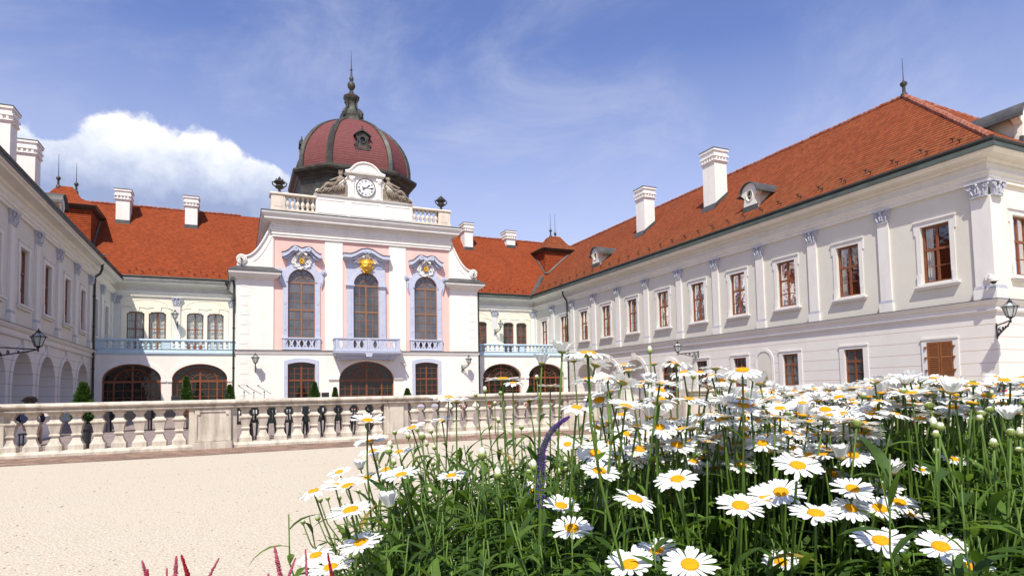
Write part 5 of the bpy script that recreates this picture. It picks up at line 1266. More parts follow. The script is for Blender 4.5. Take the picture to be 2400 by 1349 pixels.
def speaker(x0, x1, y, z1, m, label):
    o = empty('loudspeaker', ((x0+x1)/2, y, 0), label, 'loudspeaker')
    b = MB(); b.box((x0, y, z1-.55), (x1, y+.35, z1)); b.box((x0+.12, y+.05, .0), (x1-.12, y+.3, z1-.551)); b.build('cabinet', m, o)
    g = MB(); g.box((x0+.03, y-.02, z1-.52), (x1-.03, y-.001, z1-.03)); g.build('grille', 'dark_cloth', o)
speaker(4.95, 5.38, 42, 1.33, 'dark_cloth', 'black loudspeaker between two topiaries beside the entrance'); speaker(-3.5, -3.02, 42, 1.30, 'lead_grey', 'grey loudspeaker beside the tall topiary under the arches')
# plastic armchairs behind the balustrade
def plastic_chair():
    o = empty('garden_chair', (0, 0, 0), 'x', 'chair', 'black plastic armchairs behind the balustrade')
    b = MB(); b.mould([(-.22, -.22), (.22, -.22)], [(.0, .42), (.0, .44), (-.44, .46), (-.44, .43)], 1); b.build('seat', 'black_plastic', o)
    b = MB(); N = 9; pts = [(-.24+.48*i/(N-1), .88-.05*abs(i-4)/4*abs(i-4)/4) for i in range(N)]
    F = Fr((0, -.24, 0), (1, 0, 0), (0, -1, .25))
    hs = [rect(-.17+.072*i, -.135+.072*i, .50, .78) for i in range(5)]
    b.prism(F, [(-.21, .43), (.21, .43)] + pts[::-1], -.012, .012, hs); b.build('backrest', 'black_plastic', o)
    for sx in (-1, 1):
        for sy_ in (-1, 1): MB().tube([(sx*.22, sy_*.2, .44), (sx*.25, sy_*.25, 0)], [.028, .02], 5).build('leg', 'black_plastic', o)
        MB().tube([(sx*.24, -.25, .66), (sx*.27, -.02, .67), (sx*.27, .2, .65), (sx*.24, .22, .43)], .024, 5).build('armrest', 'black_plastic', o)
    return o
proto = plastic_chair(); rnd = random.Random(12); k = 0
spots = [(.02+.385*i, 18.6+rnd.uniform(-.05, .05), rnd.uniform(-.12, .12)) for i in range(12)] + [(.2+.62*i, 19.6+rnd.uniform(-.1, .1), rnd.uniform(-.3, .3)) for i in range(7)]
spots = [(.12+.60*i, 18.5+rnd.uniform(-.06, .06), rnd.uniform(-.12, .12)) for i in range(7)] + [(.42+.60*i, 19.35+rnd.uniform(-.06, .06), rnd.uniform(-.15, .15)) for i in range(7)]
for i, (x, y, a) in enumerate(spots):
    c = proto if i == 0 else copy_tree(proto)
    c.location = (x, y, .008); c.rotation_euler = (0, 0, a); c['label'] = 'black plastic armchair in the rows seen through the balustrade'
# dark cloth tables on the left, with rust coloured chairs
def table(x, y, w, d, label, m='dark_cloth'):
    o = empty('terrace_table', (x, y, 0), label, 'table', 'tables laid on the terrace')
    b = MB(); b.box((x-w/2, y-d/2, .70), (x+w/2, y+d/2, .74)); b.build('tabletop', 'chair_rust', o)
    b = MB(); N = 28; pts = []
    for i in range(N):
        t = i/N*4; sd = int(t); q = t-sd
        px, py = [(-1+2*q, -1), (1, -1+2*q), (1-2*q, 1), (-1, 1-2*q)][sd]; pts.append((px, py))
    top = [(x+px*w/2*1.01, y+py*d/2*1.01, .745) for px, py in pts]; bot = [(x+px*w/2*(1.03+.02*(i % 2)), y+py*d/2*(1.03+.03*(i % 2)), .46) for i, (px, py) in enumerate(pts)]
    b.add(top + bot, [tuple(range(N))] + [(i, (i+1) % N, N+(i+1) % N, N+i) for i in range(N)]); b.build('cloth', m, o)
    for sx in (-1, 1):
        for s2 in (-1, 1): MB().box((x+sx*(w/2-.06)-.03, y+s2*(d/2-.06)-.03, 0), (x+sx*(w/2-.06)+.03, y+s2*(d/2-.06)+.03, .699)).build('leg', 'black_iron', o)
for i, x in enumerate((-4.6, -3.35, -2.1)): table(x, 26.6+.1*i, 1.05, .9, ['dark clothed table under the balustrade gaps nearest the person', 'dark clothed table in the middle of the shaded row', 'dark clothed table nearest the panelled pier'][i])
def cafe_chair(x, y, a, m, label, grp):
    o = empty('cafe_chair', (0, 0, 0), label, 'chair', grp)
    b = MB(); b.lathe((0, 0, .44), [(.2, 0), (.2, .03)], 12); b.build('seat', m, o)
    b = MB(); b.tube([(-.18, -.17, .45), (-.2, -.22, .8), (-.1, -.25, .93), (.1, -.25, .93), (.2, -.22, .8), (.18, -.17, .45)], .018, 6)
    for q in (-.09, 0, .09): b.tube([(q, -.18, .46), (q, -.24, .92)], .012, 5)
    for z in (.6, .72, .84): b.fbox(Fr((0, -.2-.12*(z-.45), 0), (1, 0, 0), (0, -1, 0)), -.17, .17, z-.03, z+.03, -.01, .01)
    b.build('backrest', m, o)
    for sx in (-1, 1):
        for s2 in (-1, 1): MB().tube([(sx*.14, s2*.14, .45), (sx*.2, s2*.2, 0)], .015, 5).build('leg', 'black_iron', o)
    o.location = (x, y, .008); o.rotation_euler = (0, 0, a); return o
G2 = 'rust brown cafe chairs on the terrace'
for x, y, a in ((4.3, 24.5, .2), (5.2, 25, .5), (3.7, 26, 2.), (-1.25, 24.6, .1), (-1.7, 25.6, .6), (11.2, 24, 2.6), (12.8, 25, .6), (13.4, 24.2, 1.9), (10.1, 25.5, 3.3), (15.2, 26, .5), (8.1, 24.5, .5), (9.0, 26, 2.1)): cafe_chair(x, y, a, 'chair_rust', 'rust brown slatted cafe chair standing on the terrace', G2)
def cafe_table(x, y, label):
    o = empty('cafe_table', (x, y, 0), label, 'table', 'round cafe tables on the terrace')
    b = MB(); b.lathe((x, y, .72), [(.38, 0), (.38, .035)], 18); b.build('tabletop', 'table_wood', o)
    b = MB(); b.tube([(x, y, .05), (x, y, .72)], .03, 8)
    for k in range(3): t = 2*pi*k/3; b.tube([(x, y, .2), (x+.18*cos(t), y+.18*sin(t), .1), (x+.3*cos(t), y+.3*sin(t), .02)], .018, 5); b.tube(spiral(Fr((x, y, 0), (cos(t), sin(t), 0), (-sin(t), cos(t), 0)), .16, .5, .12, 1.4, 0), .012, 4)
    b.build('pedestal', 'black_iron', o)
cafe_table(4.9, 25.6, 'round cafe table behind the balustrade right of the stacked chairs'); cafe_table(10.6, 24.6, 'round cafe table in the balustrade opening, nearer the parasol'); cafe_table(13.1, 24.6, 'round cafe table in the balustrade opening, nearer the right pier')
# parasol
o = empty('parasol', (21.9, 36, 0), 'open white parasol on the terrace in front of the right wing arches', 'parasol')
MB().tube([(22.2, 36, 0), (22.2, 36, 2.35)], .03, 8).build('pole', 'lead_grey', o); MB().lathe((22.2, 36, 0), [(.3, 0), (.3, .06), (.06, .1)], 12).build('base', 'lead_grey', o)
b = MB(); ap = (22.2, 36, 2.35); rim = [(22.2+1.35*cos(2*pi*k/8+.2), 36+1.35*sin(2*pi*k/8+.2), 1.78) for k in range(8)]; rim2 = [(x, y, z-.16) for x, y, z in rim]
b.add([ap]+rim+rim2, [(0, 1+k, 1+(k+1) % 8) for k in range(8)] + [(1+k, 9+k, 9+(k+1) % 8, 1+(k+1) % 8) for k in range(8)]); b.build('canopy', 'parasol_white', o)
# person seated behind the balustrade
px, py = -4.82, 20.0
o = empty('person', (px, py, 0), 'dark haired person in a navy top sitting behind the balustrade', 'person')
def S3(x, y, z): return (px+x, py+y, z)
N = [(*S3(0, 0, .47), (.17, .13)), (*S3(0, -.02, .68), (.15, .11)), (*S3(0, -.04, .92), (.185, .11)), (*S3(0, -.02, 1.0), .055), (*S3(0, -.01, 1.06), .06), (*S3(0, .01, 1.12), (.085, .1)), (*S3(0, .01, 1.19), (.075, .085)),
     (*S3(.2, -.03, .93), .055), (*S3(.27, .05, .70), .043), (*S3(.2, .26, .62), .033), (*S3(.15, .36, .62), .028), (*S3(-.2, -.03, .93), .055), (*S3(-.27, .05, .70), .043), (*S3(-.2, .26, .62), .033), (*S3(-.15, .36, .62), .028),
     (*S3(.1, .08, .46), .085), (*S3(.12, .44, .48), .062), (*S3(.12, .46, .1), .042), (*S3(.12, .58, .05), .035), (*S3(-.1, .08, .46), .085), (*S3(-.12, .44, .48), .062), (*S3(-.12, .46, .1), .042), (*S3(-.12, .58, .05), .035)]
E_ = [(0, 1), (1, 2), (2, 3), (3, 4), (4, 5), (5, 6), (2, 7), (7, 8), (8, 9), (9, 10), (2, 11), (11, 12), (12, 13), (13, 14), (0, 15), (15, 16), (16, 17), (17, 18), (0, 19), (19, 20), (20, 21), (21, 22)]
skin('body', N, E_, 'skin', o)
skin('navy_jacket', [(*n[:3], tuple(q*1.16 for q in n[3]) if isinstance(n[3], tuple) else n[3]*1.25) for n in (N[0], N[1], N[2], N[7], N[8], N[9], N[11], N[12], N[13])], [(0, 1), (1, 2), (2, 3), (3, 4), (4, 5), (2, 6), (6, 7), (7, 8)], 'navy_cloth', o)
h = MB(); rnd = random.Random(6)
h.ball(S3(0, -.01, 1.15), .125, sz=.95, seg=12, rings=8)
for i in range(160):
    t = rnd.uniform(0, 2*pi); q = rnd.uniform(.15, 1.0); d = Vector((cos(t)*sqrt(1-q*q), sin(t)*sqrt(1-q*q)-.15, q)).normalized(); a = Vector(S3(0, -.01, 1.14))
    h.tube([a+d*.10, a+d*.145+Vector((0, 0, -.01)), a+d*.17+Vector((rnd.gauss(0, .02), rnd.gauss(0, .02), -.035))], [.018, .012, .003], 4)
h.build('hair', 'hair_dark', o, True)
st_ = empty('stool', (px, py, 0), 'plain dark stool under the seated person', 'stool')
MB().box((px-.19, py-.2, .30), (px+.19, py+.18, .34)).build('seat', 'black_plastic', st_)
for sx in (-1, 1):
    for s2 in (-1, 1): MB().box((px+sx*.16-.015, py+s2*.16-.015, 0), (px+sx*.16+.015, py+s2*.16+.015, .299)).build('leg', 'black_iron', st_)
# ------------------------------------------------------------------ loose stones on the court
b = MB(); rp = random.Random(55)
for _ in range(1000):
    y = 2.3+11.4*rp.random()**1.4; x = rp.uniform(-.34*y-.6, .16*y+.4); r = rp.uniform(.004, .011)*(1+.6*(rp.random() < .05))
    b.lathe((x, y, 0), [(r*.6, -.001), (r, r*.35), (r*.55, r*.8), (.0005, r*.9)], 5, rot=rp.random()*6, sx=rp.uniform(.7, 1.3))
o = b.build('pebbles', 'pebble', None, fix=False); tag(o, 'loose pale stones scattered over the gravel court', 'pebbles', None, 'stuff')
# ------------------------------------------------------------------ the flower bed
BED = [(.05, .82), (.11, 1.12), (.22, 1.5), (.48, 1.97), (.95, 2.2), (1.5, 2.35), (2.1, 2.3), (2.6, 2.1), (3.3, 1.7), (3.0, .75), (1.7, .25), (.75, .36), (.40, .60)]
def inbed(x, y):
    c = False; j = len(BED)-1
    for i in range(len(BED)):
        (xi, yi), (xj, yj) = BED[i], BED[j]
        if (yi > y) != (yj > y) and x < (xj-xi)*(y-yi)/(yj-yi)+xi: c = not c
        j = i
    return c
b = MB(); cb_ = (1.4, 1.25); n = 40
outer = []
for i in range(len(BED)):
    (x0, y0), (x1, y1) = BED[i], BED[(i+1) % len(BED)]
    for k in range(4): outer.append((x0+(x1-x0)*k/4, y0+(y1-y0)*k/4))
rg = [[(cb_[0]+(x-cb_[0])*s_, cb_[1]+(y-cb_[1])*s_, z) for x, y in outer] for s_, z in ((1.08, -.01), (1.03, .05), (.9, .10), (.5, .13), (.05, .13))]
k = len(outer); b.add([p for r_ in rg for p in r_], [(i*k+j, i*k+(j+1) % k, (i+1)*k+(j+1) % k, (i+1)*k+j) for i in range(4) for j in range(k)] + [tuple(4*k+j for j in range(k))])
struct(b.build('soil', 'soil', None, 'all'))
GZ = .10
R_ = random.Random(2024)
# --- head variants, radius 1, facing +Z
def petals_mesh(seed, n, rise, droop, L=1.0, wid=.125, missing=0):
    rd = random.Random(seed); b = MB()
    for layer in (0, 1):
        for i in range(n):
            if layer == 1 and rd.random() < .72: continue
            if rd.random() < missing: continue
            t = 2*pi*(i+.5*layer+rd.uniform(-.18, .18))/n; ln = L*rd.uniform(.86, 1.04)*(1 if layer == 0 else .95); w = wid*rd.uniform(.85, 1.15)
            el = rise+rd.gauss(0, .07)+(.07 if layer else 0); dr = droop*rd.uniform(.5, 1.5)+rd.gauss(0, .05); tw = rd.gauss(0, .16)
            c, s_ = cos(t), sin(t); r = .20; z = -.01+.012*layer; vs = []; N = 6; st = (ln-.20)/N; a = el
            for j in range(N+1):
                q = j/N; ww = .82*w*(.42+1.05*q-.25*q*q)*(1 if q < .75 else 1-((q-.75)/.25)**2*.66)
                off = ww*tw*.6; side = .035*(1-q*.4)
                x, y = r*c, r*s_
                vs += [(x-s_*-ww, y+c*-ww, z-off*1+0), (x, y, z-side*1.0+(.0)), (x-s_*ww, y+c*ww, z+off)]
                if j == N: vs[-2] = (x-.035*c, y-.035*s_, z-side)
                r += st*cos(a); z += st*sin(a); a -= dr/N*(.6+.8*q)
            b.add(vs, [(3*j+m, 3*j+m+1, 3*j+m+4, 3*j+m+3) for j in range(N) for m in (0, 1)])
    return b
def mesh_of(b, name, m, smooth='all'):
    o = b.build(name, m, None, smooth, fix=False); me = o.data; bpy.data.objects.remove(o); return me
OPEN = [mesh_of(petals_mesh(s, n, r, d, 1, w), 'petals', 'petal_white') for s, n, r, d, w in ((1, 21, .22, .30, .115), (2, 19, .10, .25, .125), (3, 23, .28, .55, .105), (4, 20, .02, .35, .12), (5, 22, .18, .60, .11), (6, 18, .30, .35, .125), (7, 24, .12, .15, .10))]
DROOP = [mesh_of(petals_mesh(s, n, r, d, 1, w), 'petals', 'petal_white') for s, n, r, d, w in ((11, 20, .12, .95, .12), (12, 22, -.05, .9, .11), (13, 17, .2, 1.3, .13))]
HALF = [mesh_of(petals_mesh(s, n, r, d, .95, w), 'petals', 'petal_white') for s, n, r, d, w in ((21, 18, 1.05, .25, .12), (22, 20, .85, .3, .11), (23, 16, 1.2, .1, .13))]
def disc_mesh():
    b = MB(); b.lathe((0, 0, 0), [(.31, -.03), (.32, .015), (.295, .065), (.22, .10), (.12, .10), (.05, .085), (.003, .08)], 16); return b
DISC = mesh_of(disc_mesh(), 'disc', 'disc_yellow')
CAL = mesh_of(MB().lathe((0, 0, 0), [(.035, -.17), (.08, -.16), (.19, -.11), (.25, -.05), (.262, -.012)], 12), 'calyx', 'calyx_green')
def bud():
    b = MB(); b.lathe((0, 0, 0), [(.05, -.30), (.17, -.27), (.24, -.17), (.265, -.05), (.25, .05), (.20, .10)], 12)
    for i in range(12): t = 2*pi*i/12; b.tube([(.255*cos(t), .255*sin(t), -.12), (.265*cos(t+.15), .265*sin(t+.15), 0), (.2*cos(t+.2), .2*sin(t+.2), .10)], [.02, .03, .008], 4)
    return b
BUDC = mesh_of(bud(), 'calyx', 'calyx_green')
def budp(sd, h, r):
    b = MB(); rd = random.Random(sd)
    for i in range(13):
        t = 2*pi*i/13+rd.uniform(-.1, .1); hh = h*rd.uniform(.85, 1.1); c, s_ = cos(t), sin(t); vs = []
        for q, rr, z in ((0, .18, .02), (.35, r, .02+hh*.4), (.7, r*.92, .02+hh*.75), (1, r*.45, .02+hh)):
            w = .075*(1-.5*q); vs += [(rr*c+s_*w, rr*s_-c*w, z), (rr*c-s_*w, rr*s_+c*w, z)]
        b.add(vs, [(2*j, 2*j+1, 2*j+3, 2*j+2) for j in range(3)])
    b.lathe((0, 0, 0), [(.16, .0), (r*.85, h*.4), (r*.75, h*.7), (.02, h*.92)], 10)
    return b
BUDP = [mesh_of(budp(1, .30, .20), 'petals', 'petal_cream'), mesh_of(budp(2, .52, .22), 'petals', 'petal_cream'), mesh_of(budp(3, .16, .18), 'petals', 'petal_cream')]
def leaf(b, base, d, L, w, up=.4, curl=.8, seg=5):
    """lanceolate leaf from base heading d (horizontal unit vector)"""
    d = Vector(d).normalized(); s_ = Vector((-d.y, d.x, 0)); p = Vector(base); a = up; vs = []
    tw = R_.gauss(0, .35)
    for j in range(seg+1):
        q = j/seg; ww = w*(sin(pi*(.08+.92*q)**.8) if q < 1 else 0.02)*(1+.12*(-1)**j*(q > .3)); fold = .35*ww
        n = Vector((0, 0, 1))*cos(a) - d*sin(a); sv = (s_*cos(tw*q)+n*sin(tw*q))
        vs += [p-sv*ww+n*fold, p.copy(), p+sv*ww+n*fold]
        p = p+(d*cos(a)+Vector((0, 0, 1))*sin(a))*(L/seg); a -= curl/seg
    b.add(vs, [(3*j+m, 3*j+m+1, 3*j+m+4, 3*j+m+3) for j in range(seg) for m in (0, 1)])
def stem_curve(base, top, nrm, n=9):
    base = Vector(base); top = Vector(top); h = (top-base).length
    c1 = base+Vector((R_.gauss(0, .02), R_.gauss(0, .02), h*.5)); c2 = top-Vector(nrm)*h*.28
    return [(1-t)**3*base+3*(1-t)**2*t*c1+3*(1-t)*t*t*c2+t**3*top for t in [i/n for i in range(n+1)]]
def putmesh(me, name, par, loc, rot, sc):
    o = bpy.data.objects.new(name, me); COL.objects.link(o); o.parent = par; o.matrix_parent_inverse = wm(par).inverted()
    o.location = loc; o.rotation_mode = 'QUATERNION'; o.rotation_quaternion = rot; o.scale = (sc,)*3; return o
GRP = 'white daisies in the flower bed'; GB = 'unopened daisy buds in the flower bed'
def daisy(head, kind, tilt=None, label=None, cls='near', R=.0425, leaves=True, shift=None):
    head = Vector(head)
    if tilt is None: tilt = (R_.gauss(0, .12), R_.gauss(0, .12))
    nrm = Vector((tilt[0], tilt[1], 1)).normalized()
    sh = Vector(shift) if shift else Vector((R_.gauss(.02, .05), R_.gauss(.0, .05), 0))
    base = Vector((head.x-nrm.x*.15+sh.x, head.y-nrm.y*.15+sh.y, GZ-.03))
    for _ in range(14):
        if inbed(base.x, base.y): break
        base += (Vector((1.3, 1.15, 0))-Vector((base.x, base.y, 0)))*.07
    r = empty('daisy' if kind != 'b' else 'daisy_bud', base)
    q = nrm.to_track_quat('Z', 'Y') @ Matrix.Rotation(R_.uniform(0, 6.28), 3, 'Z').to_quaternion()
    if kind == 'b':
        tag(r, label or {'left': 'pale green daisy bud on the loose left side of the flower bed', 'near': 'plump cream daisy bud among the open daisies', 'far': 'small round daisy bud in the leafy right part of the flower bed'}[cls], 'flower bud', GB+' '+{'left': '(left)', 'near': '(middle)', 'far': '(right)'}[cls])
        s_ = R*R_.uniform(.62, .85); putmesh(R_.choice(BUDP), 'petals', r, head, q, s_); putmesh(BUDC, 'calyx', r, head, q, s_)
        foot = head-nrm*.29*s_
    else:
        d = {'o': 'open white daisy', 's': 'open white daisy', 'd': 'white daisy with drooping petals', 'h': 'half open white daisy', 'x': 'daisy head with only its yellow disc left'}[kind]
        place = {'left': 'at the loose left edge of the flower bed', 'near': 'in the front of the flower bed', 'mid': 'held high before the palace wall', 'far': 'in the crowded back of the flower bed'}[cls]
        tag(r, label or d+' '+place, 'flower', GRP+', '+d.split(' daisy')[0]+' '+cls)
        if kind != 'x': putmesh(R_.choice({'o': OPEN, 's': OPEN+DROOP[:1], 'd': DROOP, 'h': HALF}[kind]), 'petals', r, head, q, R)
        if kind != 'h' or R_.random() < .5: putmesh(DISC, 'disc', r, head, q, R*R_.uniform(.9, 1.08)*(.8 if kind == 'h' else 1))
        putmesh(CAL, 'calyx', r, head, q, R); foot = head-nrm*.15*R
    pts = stem_curve(base, foot, nrm); k = len(pts)
    MB().tube(pts, [.0034-.0012*i/(k-1) for i in range(k)], 5).build('stem', 'stem_green', r, 'all', fix=False)
    if leaves:
        b = MB(); n = R_.randint(7, 11)
        for i in range(n):
            f = .12+.80*i/n; p = pts[0].lerp(pts[-1], f); j = min(k-2, int(f*(k-1))); p = pts[j].lerp(pts[j+1], f*(k-1)-j)
            t = i*2.4+R_.uniform(-.5, .5); L = (.115-.075*f)*R_.uniform(.8, 1.25)
            leaf(b, p, (cos(t), sin(t), 0), L, L*.095, R_.uniform(.2, 1.0), R_.uniform(.3, 1.2))
        b.build('leaves', R_.choice(('leaf_green', 'leaf_green', 'leaf_light')), r, 'all', fix=False)
    return r
def at(u, v, w, D=.085): return CAMP+ray(u, v)*(D*FPX/w)
TOC = (-.16, -.30)                                  # how far the lower heads lean towards the sun and viewer
PICK = [
 (1477,1322,120,'o','large open daisy at the front, left one of the close trio'),(1540,1290,104,'o','open daisy half hidden behind two larger ones of the front trio'),(1617,1322,136,'o','biggest daisy of all, wide open at the front of the bed'),(1830,1317,96,'o','lone round daisy at the very front, right of the big trio'),
 (1297,1330,60,'b',None),(1233,1293,60,'b',None),(1340,1237,102,'o','open daisy with a narrow leaf lying over its yellow disc'),(1233,1217,62,'h',None),(1315,1184,95,'o','open daisy beside the foot of the violet flower spike'),(1252,1150,76,'o','open daisy crossed by the violet flower spike'),
 (1035,1250,62,'o',None),(845,1270,112,'o','wide open daisy leaning out over the gravel on the left edge'),(775,1328,112,'o','daisy at the lowest left corner of the bed with a big yellow disc'),(740,1300,100,'d',None),(822,1194,112,'o',None),(914,1182,95,'h','tall half open daisy cup over the left leaves'),(735,1150,80,'d',None),(815,1138,90,'o',None),(785,1136,70,'o',None),(860,1118,70,'o',None),
 (1488,1168,106,'o','open daisy in the middle of the bed above a plump bud'),(1408,1196,85,'h',None),(1535,1200,80,'b',None),(1405,1103,97,'o','open daisy just right of the violet spike, facing the viewer'),(1588,1122,116,'o','wide daisy in the middle with one petal hanging down'),(1665,1130,85,'b',None),(1668,1104,80,'h',None),(1625,1116,80,'h',None),
 (1735,1184,116,'o','large open daisy in the middle with a ragged yellow disc'),(1830,1152,112,'o',None),(1795,1165,95,'o',None),(1912,1202,126,'o','large daisy tilted to the right in the lower middle'),(1995,1190,98,'o',None),(2062,1190,98,'o',None),(2108,1176,90,'o',None),(2130,1202,88,'o',None),
 (2065,1266,132,'o','large tilted daisy in the lower right with long lower petals'),(2205,1280,120,'o','large daisy in the lower right carrying a bud over its rim'),(2150,1255,90,'b',None),(2192,1252,85,'b',None),(2268,1328,110,'o','daisy in the bottom right corner of the white drift'),(2110,1342,90,'o',None),(1985,1285,72,'h',None),(1870,1090,122,'o','large daisy with a tilted oval yellow disc above the middle'),(1998,1144,98,'o',None),
 (2090,1106,90,'h',None),(2078,1142,85,'o',None),(2016,1095,70,'h',None),(2050,1090,80,'b',None),(1970,1070,90,'h',None),(2000,1066,90,'o',None),(2236,1075,62,'o','single small daisy alone in the dark right hand leaves'),(2285,1090,56,'b',None),(2160,1100,48,'o',None),(2250,1125,50,'b',None),(2372,1180,50,'b',None),
 (1395,1060,92,'o',None),(1470,1016,76,'o',None),(1545,1000,96,'o',None),(1587,1042,94,'o',None),(1640,1006,66,'o',None),(1692,1018,76,'o',None),(1735,1090,90,'o',None),(1640,1062,64,'o',None),(1710,1060,84,'o',None),(1787,1038,90,'o',None),(1330,1040,66,'o',None),(1455,1045,60,'h',None),(1560,1085,58,'h',None),
 (1700,975,92,'o',None),(1738,982,76,'o',None),(1665,990,62,'o',None),(1820,1030,82,'o',None),(1860,1050,80,'o',None),(1900,1068,84,'o',None),(1930,1050,82,'o',None),(1885,1010,76,'o',None),(1840,990,70,'o',None),(1950,1110,82,'o',None),(1760,1010,70,'o',None),
 (1378,828,124,'s','tall daisy standing highest, seen from the side against the right wing'),(1318,822,90,'h','half open daisy before the right balcony end'),(1270,850,70,'h',None),(1523,822,70,'b','big cream bud standing highest before the right wing wall'),(1178,888,86,'s','daisy seen from the side before the right arcade arch'),(1202,897,60,'s',None),(1290,905,62,'s',None),(1240,938,66,'s',None),(1070,940,72,'s',None),(1052,931,62,'s',None),(1030,935,56,'s',None),
 (1115,925,52,'b',None),(1137,915,56,'b',None),(1173,920,52,'b',None),(1258,884,52,'b',None),(1160,945,50,'b',None),(1168,985,48,'b',None),(1200,990,50,'b',None),(1222,1000,50,'b',None),
 (1532,852,66,'s',None),(1585,852,88,'d','daisy with long hanging petals under the wall lantern'),(1602,872,76,'s',None),(1566,897,66,'d',None),(1640,872,66,'s',None),(1677,862,76,'s',None),(1740,867,96,'d','wide daisy with hanging petals before the niche and small windows'),(1687,906,66,'s',None),(1625,882,62,'b',None),(1665,935,62,'b',None),(1780,897,80,'h',None),(1568,930,56,'b',None),(1355,950,52,'b',None),(1722,932,70,'h',None),(1640,935,66,'d',None),(1462,855,60,'s',None),(1450,905,56,'s',None),(1500,905,56,'s',None),(1345,845,60,'s',None),
 (862,985,88,'s','daisy seen from the side in front of the black chairs'),(868,1034,84,'o',None),(874,1056,70,'o',None),(965,1002,72,'s',None),(1036,985,62,'s',None),(935,1058,70,'o',None),(940,1112,92,'o',None),(1057,1114,76,'o',None),(1018,1048,56,'b',None),(1015,1085,58,'b',None),(905,1100,76,'d',None),(845,1095,60,'h',None),(795,1105,60,'s',None),(925,1012,54,'b',None),(957,1022,54,'b',None),(978,1006,50,'b',None),(1010,1010,50,'b',None),(1000,1040,50,'b',None),
 (750,1170,58,'b',None),(745,1213,58,'b',None),(710,1222,60,'b',None),(768,1166,58,'b',None),(937,1203,66,'b',None),(920,1258,78,'b',None),(808,1256,66,'b',None),(795,1165,54,'b',None),(840,1150,54,'b',None),(880,1075,54,'h',None)]
for u, v, w, kd, lb in PICK:
    low = v > 990; cls = 'left' if u < 1130 else ('mid' if v < 960 else 'near')
    k = 1.0 if low else .12
    if kd in 'bh': k *= .3
    t = (TOC[0]*k+R_.gauss(0, .09), TOC[1]*k+R_.gauss(0, .09))
    if u < 1130 and low: t = (t[0]*.5-.14, t[1]*.35)
    if kd == 'b' and cls == 'mid': cls = 'near'
    if u > 2100 and kd == 'b': cls = 'far'
    pos, rad = (CAMP+ray(u, v)*1.42, w/2*1.42/FPX) if u > 2145 and w < 70 else (at(u, v, w), .0425)
    daisy(pos, kd, t, lb, cls, rad, True, (.10+R_.uniform(0, .08), R_.gauss(.02, .04), 0) if u < 1000 else None)
# the crowded drift behind and to the right: the larger ones singly, the rest as one mass
def drift_spot():
    while True:
        u = R_.uniform(1380, 2440); d = R_.uniform(1.35, 3.3)
        if u > 2150 and d > 2.4: continue
        if u < 1640 and R_.random() < .6: continue
        p = CAMP+ray(u, 900)*d
        if not inbed(p.x, p.y): continue
        z = R_.uniform(.98, 1.12)
        if d > 2.1: z = R_.uniform(1.05, 1.14)
        if u > 2050: z = R_.uniform(1.06, 1.165)
        if u < 1700: z = R_.uniform(.94, 1.06)
        if u < 1700 and d > 2.2: continue
        return Vector((p.x, p.y, z)), d, u
SP = sorted([drift_spot() for _ in range(720)], key=lambda q: q[1])
for p, d, u in SP[:72]:
    rr = R_.random(); kd = 'b' if rr < .08 else 'h' if rr < .16 else 'd' if rr < .24 else 'x' if rr < .245 and u > 2000 else 's'
    daisy(p, kd, (R_.gauss(-.05, .15), R_.gauss(-.09, .15)), None, 'far', .0425*R_.uniform(.82, 1.08), d < 1.9)
for i in range(46):                                 # the taller cluster in front of the balustrade opening
    u = R_.uniform(1340, 1770); v = R_.uniform(862, 1010) - (25 if u < 1450 else 0); d = R_.uniform(1.25, 1.75)
    daisy(CAMP+ray(u, v)*d, 'sssddhs'[i % 7], (R_.gauss(0, .18), R_.gauss(-.05, .18)), None, 'mid' if i % 7 != 6 else 'near', .0425*R_.uniform(.85, 1.0), True)
for _ in range(14):
    u = R_.uniform(2170, 2400); v = R_.uniform(930, 1060); p = CAMP+ray(u, v)*R_.uniform(1.1, 1.5)
    daisy(p, 'bbbbbbbbbxbbbb'[_], None, None, 'far', .036)
V = []; F_ = []; MI = []
def merge(me, M4, mi):
    b0 = len(V); V.extend([tuple(M4 @ v.co) for v in me.vertices]); F_.extend([tuple(b0+i for i in p.vertices) for p in me.polygons]); MI.extend([mi]*len(me.polygons))
for p, d, u in SP[72:]:
    nrm = Vector((R_.gauss(-.05, .16), R_.gauss(-.09, .16), 1)).normalized(); q = nrm.to_track_quat('Z', 'Y') @ Matrix.Rotation(R_.uniform(0, 6.28), 3, 'Z').to_quaternion(); sc_ = .0425*R_.uniform(.8, 1.08)
    M4 = Matrix.LocRotScale(p, q, (sc_,)*3); rr = R_.random()
    if rr < .1: merge(R_.choice(BUDP), Matrix.LocRotScale(p, q, (sc_*.7,)*3), 0); merge(BUDC, Matrix.LocRotScale(p, q, (sc_*.7,)*3), 2)
    else: merge(R_.choice(OPEN+DROOP) if rr < .9 else R_.choice(HALF), M4, 0); merge(DISC, M4, 1); merge(CAL, M4, 2)
    b = MB(); pts = stem_curve((p.x+R_.gauss(0, .04), p.y+R_.gauss(0, .04), GZ), p-nrm*.15*sc_, nrm, 6); b.tube(pts, .0024, 4)
    b0 = len(V); V.extend(b.v); F_.extend([tuple(b0+i for i in f) for f in b.f]); MI.extend([3]*len(b.f))
me = bpy.data.meshes.new('daisy_drift'); me.from_pydata(V, [], F_)
for mm in ('petal_white', 'disc_yellow', 'calyx_green', 'stem_green'): me.materials.append(MATS[mm])
me.polygons.foreach_set('material_index', MI); me.polygons.foreach_set('use_smooth', [True]*len(F_)); me.update()
o = bpy.data.objects.new('daisy_drift', me); COL.objects.link(o); tag(o, 'dense far drift of many small white daisies behind the larger ones', 'flowers', None, 'stuff')
